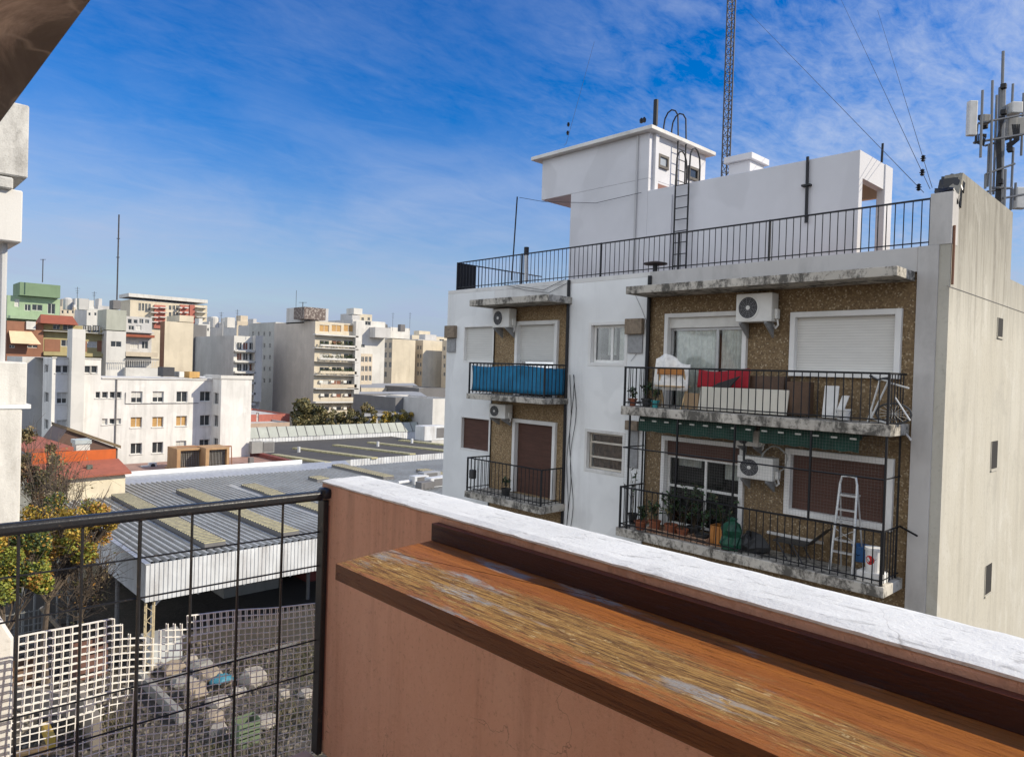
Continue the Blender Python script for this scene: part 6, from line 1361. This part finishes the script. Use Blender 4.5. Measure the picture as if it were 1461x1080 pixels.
tree('dry_hedge','tall dry brown creeper mass beside the white neighbouring wall', base_at((55,700),54), at((50,675),54).z, (1.7,1.6,3.4), 5200, .22, [LG[2],LG[1],lm('leaf_rust',(.14,.075,.035)),LG[0]], (4,4,4,1), 14, 26, 8, cat='creeper', trunk_r=.12, twigs=250)
# far garden trees
tree('olive_tree','round olive brown tree in front of the bare tower wall', base_at(Z2(430,930),118), at(Z2(432,882),118).z, (3.0*1.05,3,2.9), 5200, .55, LG, (5,3,3,3), 21, 34, 8, trunk_r=.25)
tree('purple_shrub','low dark purple shrub left of the olive brown tree', base_at(Z2(270,960),112), at(Z2(265,950),112).z, (1.6,1.4,1.0), 1200, .4, [lm('leaf_purple',(.045,.02,.02)),lm('leaf_purple2',(.08,.035,.03)),LG[3],LG[1]], (4,3,1,1), 22, 14, 4, cat='shrub')
for i,(x,y,rx,rz,lb,ms,sd) in enumerate(((600,905,1.9,1.3,'small green bush at the foot of the balcony tower',LG,31),(720,892,2.2,1.8,'olive bush right of the balcony tower foot',LG,32),(800,880,2.0,1.8,'tallest olive bush between tower and yellow bushes',LG,33),(880,905,2.0,1.2,'pale yellow bush behind the slatted wall, first from the tower',LB,34),(960,908,2.2,1.1,'pale yellow bush behind the slatted wall, second from the tower',LB,35),(1050,905,2.3,1.2,'bright yellow bush under the curved dark bar',LB,36),(1130,900,2.4,1.3,'bright yellow bush in the middle of the last three',LB,37),(1210,880,2.2,1.9,'large yellow green bush next to the white facade',LB,38),(1270,895,1.5,1.3,'small yellow bush touching the white facade',LB,39),(520,925,2.0,1.0,'low dark bush right of the olive brown tree',LG,40))):
    tree('garden_bush', lb, (ony(Z2(x,y),Y3+3.2).x, Y3+3.2, G), ony(Z2(x,y-(22 if x > 850 else 4)),Y3+3.2).z, (rx*1.3,1.6,rz*1.1), 1900, .34, ms, (4,3,3,2), sd, 18, 5, cat='bush', group='bushes behind the slatted wall', trunk_r=.1)
# ================================================================== YARD
def dirt():
    m, nt, b = newmat('yard_ground', .95)
    a = noise(nt, coords(nt), .22, 7, .7); f = noise(nt, coords(nt), 3.5, 6, .75); g = noise(nt, coords(nt), .05, 3)
    c = mix(nt, ramp(nt, a, .35, .65), (.075,.062,.048), (.032,.027,.021)); c = mix(nt, ramp(nt, f, .5, .75, 0, .7), c, (.13,.11,.085)); c = mix(nt, ramp(nt, g, .45, .6), c, (.06,.055,.05))
    nt.links.new(c, b.inputs['Base Color']); bump(nt, b, f, .8, .1); return m
m = MB(); m.poly([(-3000,-3000,G),(3000,-3000,G),(3000,4000,G),(-3000,4000,G)]); tag(m.build('ground', dirt(), None), kind='structure')
STN = [stained('rubble_pale',(.34,.305,.26),(.25,.2,.15),.6,sc=3,streak=1), stained('rubble_grey',(.25,.24,.22),(.15,.14,.12),.6,sc=3,streak=1), stained('rubble_tan',(.30,.245,.185),(.2,.14,.1),.6,sc=3,streak=1)]
rub = [(755,352,1.0,.8,2,'tan'),(822,312,.85,.7,0,'pale'),(868,345,1.15,.8,1,'grey'),(905,385,1.2,.9,2,'tan'),(850,455,1.0,1.0,2,'tan'),(942,488,1.1,.5,0,'pale'),(1098,395,1.3,1.0,0,'pale'),(1228,462,.7,.6,0,'pale'),(930,572,.9,.8,2,'tan'),(1150,572,1.2,.5,0,'pale'),(948,612,.8,.5,0,'pale'),(1025,450,.6,.5,0,'pale'),(1330,450,.8,.4,0,'pale'),(780,405,.8,.6,1,'grey'),(690,335,.7,.45,0,'pale'),(1050,440,.45,.4,1,'grey'),(990,400,.7,.6,2,'tan'),(830,400,.6,.5,0,'pale')]
WH = ['beside the grey bin','highest in the heap, behind the tan one','broad one at the back of the heap','flat topped one in the heap centre','tall one left of the blue tarpaulin','low one in front of the blue tarpaulin','largest, standing alone right of the heap','small one right of the large lone block','in the lower part of the yard','wide flat slab by the green crate','small one under the lower tan block','right against the blue tarpaulin','far right by the terracotta wall','low dull one below the tan block by the bin','flat one at the foot of the bin','smallest, between tarpaulin and large lone block','dull one behind the blue tarpaulin','between the grey and tan blocks']
def rock(name, label, p, s, h, mat, seed):
    r = random.Random(seed); q = onz(Z4(*p), G); m = MB(); n, k = 9, 5; ring = []
    prof = [(.92,0),(1.0,.3),(.95,.7),(.72,1.0),(.0,1.05)]
    for (rr, zz) in prof[:-1]:
        ring.append([(s*.62*rr*r.uniform(.62,1.2)*math.copysign(abs(math.cos(2*math.pi*j/n+seed))**.6,math.cos(2*math.pi*j/n+seed)), s*.62*rr*r.uniform(.62,1.2)*math.copysign(abs(math.sin(2*math.pi*j/n+seed))**.6,math.sin(2*math.pi*j/n+seed)), h*zz*r.uniform(.9,1.1)) for j in range(n)])
    for a, b in zip(ring, ring[1:]):
        for j in range(n): m.poly([a[j],a[(j+1)%n],b[(j+1)%n],b[j]])
    m.poly(ring[-1])
    o = m.build(name, mat, None); o.location = (q.x,q.y,G); tag(o, label, 'rubble block', 'rubble blocks in the yard'); return o
for i,(x,y,s,h,mi,cn) in enumerate(rub): rock('rubble_block', cn+' rubble block in the yard, '+WH[i], (x,y+14), s*.95, h*.78, STN[mi], i*7+3)
q = onz(Z4(725,330),G); t = thing('grey_bin','pale grey metal bin in the yard beside the rubble heap','bin',tuple(q)); m = MB(); m.box(q.x-1.0,q.x+.9,q.y,q.y+1.3,G+.1,G+1.45); m.build('body', stained('bin_grey',(.50,.52,.52),(.25,.25,.24),.5), t, bevel=.06); m = MB(); m.hexa([(q.x-1.1,q.y-.1,G+1.46),(q.x+1.0,q.y-.1,G+1.46),(q.x+1.0,q.y+1.4,G+1.46),(q.x-1.1,q.y+1.4,G+1.46),(q.x-1.1,q.y-.1,G+1.55),(q.x+1.0,q.y-.1,G+1.55),(q.x+1.0,q.y+1.4,G+1.75),(q.x-1.1,q.y+1.4,G+1.75)]); m.build('lid', RG, t); m = MB(); m.box(q.x-.8,q.x-.6,q.y+.2,q.y+1.1,G,G+.099); m.box(q.x+.5,q.x+.7,q.y+.2,q.y+1.1,G,G+.099); m.build('foot', IRON, t)
q = onz(Z4(965,440),G)
def tarp(u, v): return (q.x-.6+1.2*u+.1*math.sin(v*9), q.y-.3+.8*v, G+.55+.35*math.sin(u*3.1)*math.sin(v*2.9)+.07*math.sin(u*17+v*11))
cloth('blue_tarpaulin', plain('blue_tarp',(.03,.15,.21),.6,0,.3,3), tarp, 14, 8, 'crumpled blue tarpaulin on the rubble heap', 'tarpaulin')
def beam(name, label, p0, p1, w, h, mat, cat, z=0, z1=None):
    a, b = onz(Z4(*p0),G+z), onz(Z4(*p1),G+(z if z1 is None else z1)); d = (b-a); d.z = 0; n_ = Vector((-d.y,d.x,0)).normalized()*w/2; m = MB(); up = Vector((0,0,h)); m.hexa([a-n_,a+n_,b+n_,b-n_,a-n_+up,a+n_+up,b+n_+up,b-n_+up]); o = m.build(name, mat, None, bevel=.02); tag(o, label, cat); return o
beam('concrete_kerb','long pale concrete kerb running diagonally past the rubble',(600,395),(790,590),.35,.6,STN[1],'kerb')
beam('low_wall','low dark wall crossing the yard below the white net',(340,540),(420,700),.4,1.5,stained('yard_wall',(.20,.17,.14),(.08,.07,.06),.5),'wall')
beam('low_wall','low brown wall behind the upper net layer',(75,520),(340,560),.3,1.2,stained('yard_wall',(.20,.17,.14),(.08,.07,.06),.5),'wall')
beam('timber','yellow painted timber post leaning at lower left',(195,620),(225,690),.3,.5,plain('yellow_timber',(.42,.27,.04)),'timber',0,.9)
beam('timber','pale orange timber lying at the bottom left corner',(60,745),(215,715),.45,.35,plain('orange_timber',(.45,.26,.10)),'timber')
beam('timber','long dark pipe lying across the yard ground',(640,420),(1290,240),.12,.2,DKG,'pipe',.1)
for i,(x,y,s,lb) in enumerate(((1085,690,.9,'pale green plastic crate at the bottom of the yard'),(100,440,1.0,'brown crate stack behind the upper net layer'),(400,390,1.3,'reddish brown crate pile in the middle of the yard'))):
    q = onz(Z4(x,y),G); t = thing('crate', lb, 'crate', tuple(q)); mt_ = [plain('pale_green_plastic',(.13,.17,.10)),plain('brown_crate',(.17,.10,.06)),plain('reddish_crate',(.15,.075,.055))][i]
    m = MB()
    for k in range(5): m.box(q.x-s*.6,q.x+s*.6,q.y,q.y+.03,G+.05+k*s*.28,G+.05+k*s*.28+s*.2)
    m.build('front_slats', mt_, t); m = MB(); m.box(q.x-s*.6,q.x-s*.57,q.y+.031,q.y+s,G,G+s*1.4); m.box(q.x+s*.57,q.x+s*.6,q.y+.031,q.y+s,G,G+s*1.4); m.box(q.x-s*.57,q.x+s*.57,q.y+s-.03,q.y+s,G,G+s*1.4); m.build('side_boards', mt_, t)
# steel gate and stair rail at the yard's left
def gate():
    Y = onz(Z4(100,260),G).y; a, b = ony(Z4(20,110),Y), ony(Z4(185,175),Y); t = thing('yard_gate','dark steel grid gate below the bare vines at left','gate',(a.x,Y,G)); z0, z1 = G, a.z
    for x in (a.x,b.x): m = MB(); m.box(x-.06,x+.06,Y-.06,Y+.06,z0,z1); m.build('post', DKG, t)
    m = MB()
    for k in range(8): x = a.x+(b.x-a.x)*k/8; m.box(x-.02,x+.02,Y-.02,Y+.02,z0+.1,z1)
    for k in range(6): z = z0+.2+(z1-z0-.3)*k/5; m.box(a.x,b.x,Y-.045,Y-.021,z-.03,z+.03)
    m.build('grid', plain('grey_steel',(.20,.20,.19)), t)
    a2, b2 = ony(Z4(180,80),Y-1), ony(Z4(262,175),Y-1); m = MB(); m.tube([a2,b2,Vector((b2.x,b2.y,G))],.14,6); tag(m.build('handrail', plain('tan_rail',(.33,.27,.2)), None), 'sloping tan stair handrail right of the steel gate', 'handrail')
gate()
# low dark side building between shed and trees
q = at(Z3(330,900),50); t = thing('side_annex','dark low annex with steel posts beside the shed','building',(q.x,q.y,G))
a, b = ony(Z3(90,770),q.y), ony(Z3(620,900),q.y); m = MB(); m.box(a.x,XS0-.6,q.y,q.y+.3,G,zfb+1); m.build('wall', stained('annex_dark',(.13,.12,.105),(.04,.04,.04),.6), t)
for k in range(6): x = a.x+(XS0-.8-a.x)*k/5; m = MB(); m.tube([(x,q.y-1,G),(x,q.y-1,zfb+.4)],.08,6); m.build('post', plain('grey_steel',(.20,.20,.19)), t)
# scattered small debris and dry weeds
r = random.Random(77); m = MB()
for i in range(2300):
    q = onz(Z4(r.uniform(60,1400), r.uniform(230,800)), G); s = r.uniform(.05,.22); h = r.uniform(.03,.16); a = r.uniform(0,3.1); c_, s_ = math.cos(a)*s, math.sin(a)*s; m.m = r.randrange(3)
    m.hexa([(q.x-c_,q.y-s_,G-.01),(q.x+s_*.6,q.y-c_*.6,G-.01),(q.x+c_,q.y+s_,G-.01),(q.x-s_*.6,q.y+c_*.6,G-.01),(q.x-c_*.8,q.y-s_*.8,G+h),(q.x+s_*.5,q.y-c_*.5,G+h*.7),(q.x+c_*.8,q.y+s_*.8,G+h),(q.x-s_*.5,q.y+c_*.5,G+h*.8)])
tag(m.build('rubble', [stained('chip_a',(.09,.076,.06)),stained('chip_b',(.05,.043,.035)),stained('chip_c',(.18,.155,.12))], None), 'small broken stones scattered over the yard ground', 'rubble', kind='stuff')
m = MB()
for i in range(1800):
    g = r.choice(((1180,350,150,60),(1000,700,180,60),(430,600,120,60),(1250,560,120,70),(1330,330,60,80))); q = onz(Z4(g[0]+r.gauss(0,1)*g[2]*.6, g[1]+r.gauss(0,1)*g[3]*.6), G); a = r.uniform(0,6.28); h = r.uniform(.2,.8); d = Vector((math.cos(a),math.sin(a),0)); tip = q+Vector((r.uniform(-.4,.4),r.uniform(-.4,.4),h)); m.m = r.randrange(2); m.poly([q-d*.025,q+d*.025,tip])
tag(m.build('weeds', [lm('weed_dry',(.13,.105,.06)), lm('weed_green',(.06,.065,.028))], None), 'dry weeds growing among the rubble', 'weeds', kind='stuff')
# ================================================================== SKY, SUN, CAMERA
EL, DEL = R(32), R(52)          # sun: elevation, and angle from +x towards -y
sv = Vector((math.cos(DEL)*math.cos(EL), -math.sin(DEL)*math.cos(EL), math.sin(EL)))
ld = bpy.data.lights.new('sun','SUN'); ld.energy = 4.2; ld.angle = R(.53); ld.color = (1,.90,.72)
lo = bpy.data.objects.new('sun', ld); COL.objects.link(lo); lo.rotation_euler = sv.to_track_quat('Z','Y').to_euler(); lo.location = (0,0,50)
w = bpy.data.worlds.new('World'); SC.world = w; w.use_nodes = True; nt = w.node_tree; bg = nt.nodes['Background']
sky = nd(nt,'ShaderNodeTexSky'); sky.sky_type = 'NISHITA'; sky.sun_disc = False; sky.sun_elevation = EL; sky.sun_rotation = math.atan2(sv.x, sv.y); sky.air_density = 1.15; sky.dust_density = .35; sky.ozone_density = 2.4; sky.altitude = 20
hsv = nd(nt,'ShaderNodeHueSaturation'); hsv.inputs['Saturation'].default_value = 1.62; hsv.inputs['Value'].default_value = .86; hsv.inputs['Hue'].default_value = .519; nt.links.new(sky.outputs[0], hsv.inputs['Color'])
tc = nd(nt,'ShaderNodeTexCoord'); sp = nd(nt,'ShaderNodeSeparateXYZ'); nt.links.new(tc.outputs['Generated'], sp.inputs[0])
zz = math_(nt,'MAXIMUM', sp.outputs[2], .015); zz = math_(nt,'ADD', zz, .12)
cx_ = math_(nt,'DIVIDE', sp.outputs[0], zz); cy_ = math_(nt,'DIVIDE', sp.outputs[1], zz)
cb_ = nd(nt,'ShaderNodeCombineXYZ'); nt.links.new(cx_, cb_.inputs[0]); nt.links.new(cy_, cb_.inputs[1])
def wmap(sc, rot, loc=(0,0,0)):
    mp = nd(nt,'ShaderNodeMapping'); mp.inputs['Scale'].default_value = sc; mp.inputs['Rotation'].default_value = (0,0,rot); mp.inputs['Location'].default_value = loc; nt.links.new(cb_.outputs[0], mp.inputs[0]); return mp.outputs[0]
big = noise(nt, wmap((.8,.5,1),R(20),(1.3,.4,0)), 1.3, 5, .55, .5)
fib = noise(nt, wmap((1.5,3.2,1),R(25),(.2,.7,0)), 1.7, 9, .66, .8)
rip = noise(nt, wmap((9,17,1),R(-15)), 1.6, 6, .65, .5)
rightm = ramp(nt, math_(nt,'SUBTRACT', math_(nt,'MULTIPLY',sp.outputs[0],.95), math_(nt,'MULTIPLY',sp.outputs[1],.3)), .30, .78)
lowm = ramp(nt, sp.outputs[2], .12, .40, 1., 0.)
f1 = ramp(nt, math_(nt,'ADD', math_(nt,'ADD', math_(nt,'MULTIPLY',big,.35), math_(nt,'MULTIPLY',fib,.40)), math_(nt,'MULTIPLY',rip,.24)), .38, .66)
f2 = ramp(nt, math_(nt,'ADD', math_(nt,'MULTIPLY',big,.7), math_(nt,'MULTIPLY',fib,.3)), .40, .66)
k1 = math_(nt,'MULTIPLY', math_(nt,'MULTIPLY',f1,rightm), .95); k2 = math_(nt,'MULTIPLY', math_(nt,'MULTIPLY',f2,lowm), .72); k3 = math_(nt,'MULTIPLY', f1, .17)
cm_ = math_(nt,'MAXIMUM', math_(nt,'MAXIMUM',k1,k2), k3)
hz = ramp(nt, sp.outputs[2], .0, .30, 1., 0.)
c = mix(nt, cm_, hsv.outputs[0], (3.15,3.65,4.75))
c = mix(nt, math_(nt,'MULTIPLY', math_(nt,'POWER',hz,1.15), .95), c, (2.0,2.38,3.6))
# bright haze added on the unseen side of the sky, whitens and lifts fill
fill_veil = ramp(nt, sp.outputs[0], .02, -.55)
c = mix(nt, math_(nt,'MULTIPLY', fill_veil, math_(nt,'ADD', .55, math_(nt,'MULTIPLY', f2, .4))), c, (8.7,9.1,9.3))
nt.links.new(c, bg.inputs['Color']); bg.inputs['Strength'].default_value = .135
cd = bpy.data.cameras.new('camera'); cam = bpy.data.objects.new('camera', cd); COL.objects.link(cam); SC.camera = cam
cd.sensor_fit = 'HORIZONTAL'; cd.sensor_width = 36; cd.lens = FL/1461*36; cd.clip_start = .02; cd.clip_end = 6000
M = Matrix.Identity(4)
for i in range(3): M[i][0], M[i][1], M[i][2] = _r[i], _u[i], -_f[i]
cam.matrix_world = M
vs = SC.view_settings; vs.view_transform = 'Standard'; vs.look = 'None'; vs.gamma = 1; vs.exposure = .36
SC.cycles.max_bounces = 6; SC.cycles.transparent_max_bounces = 12
try: SC.cycles.use_denoising = True
except Exception: pass
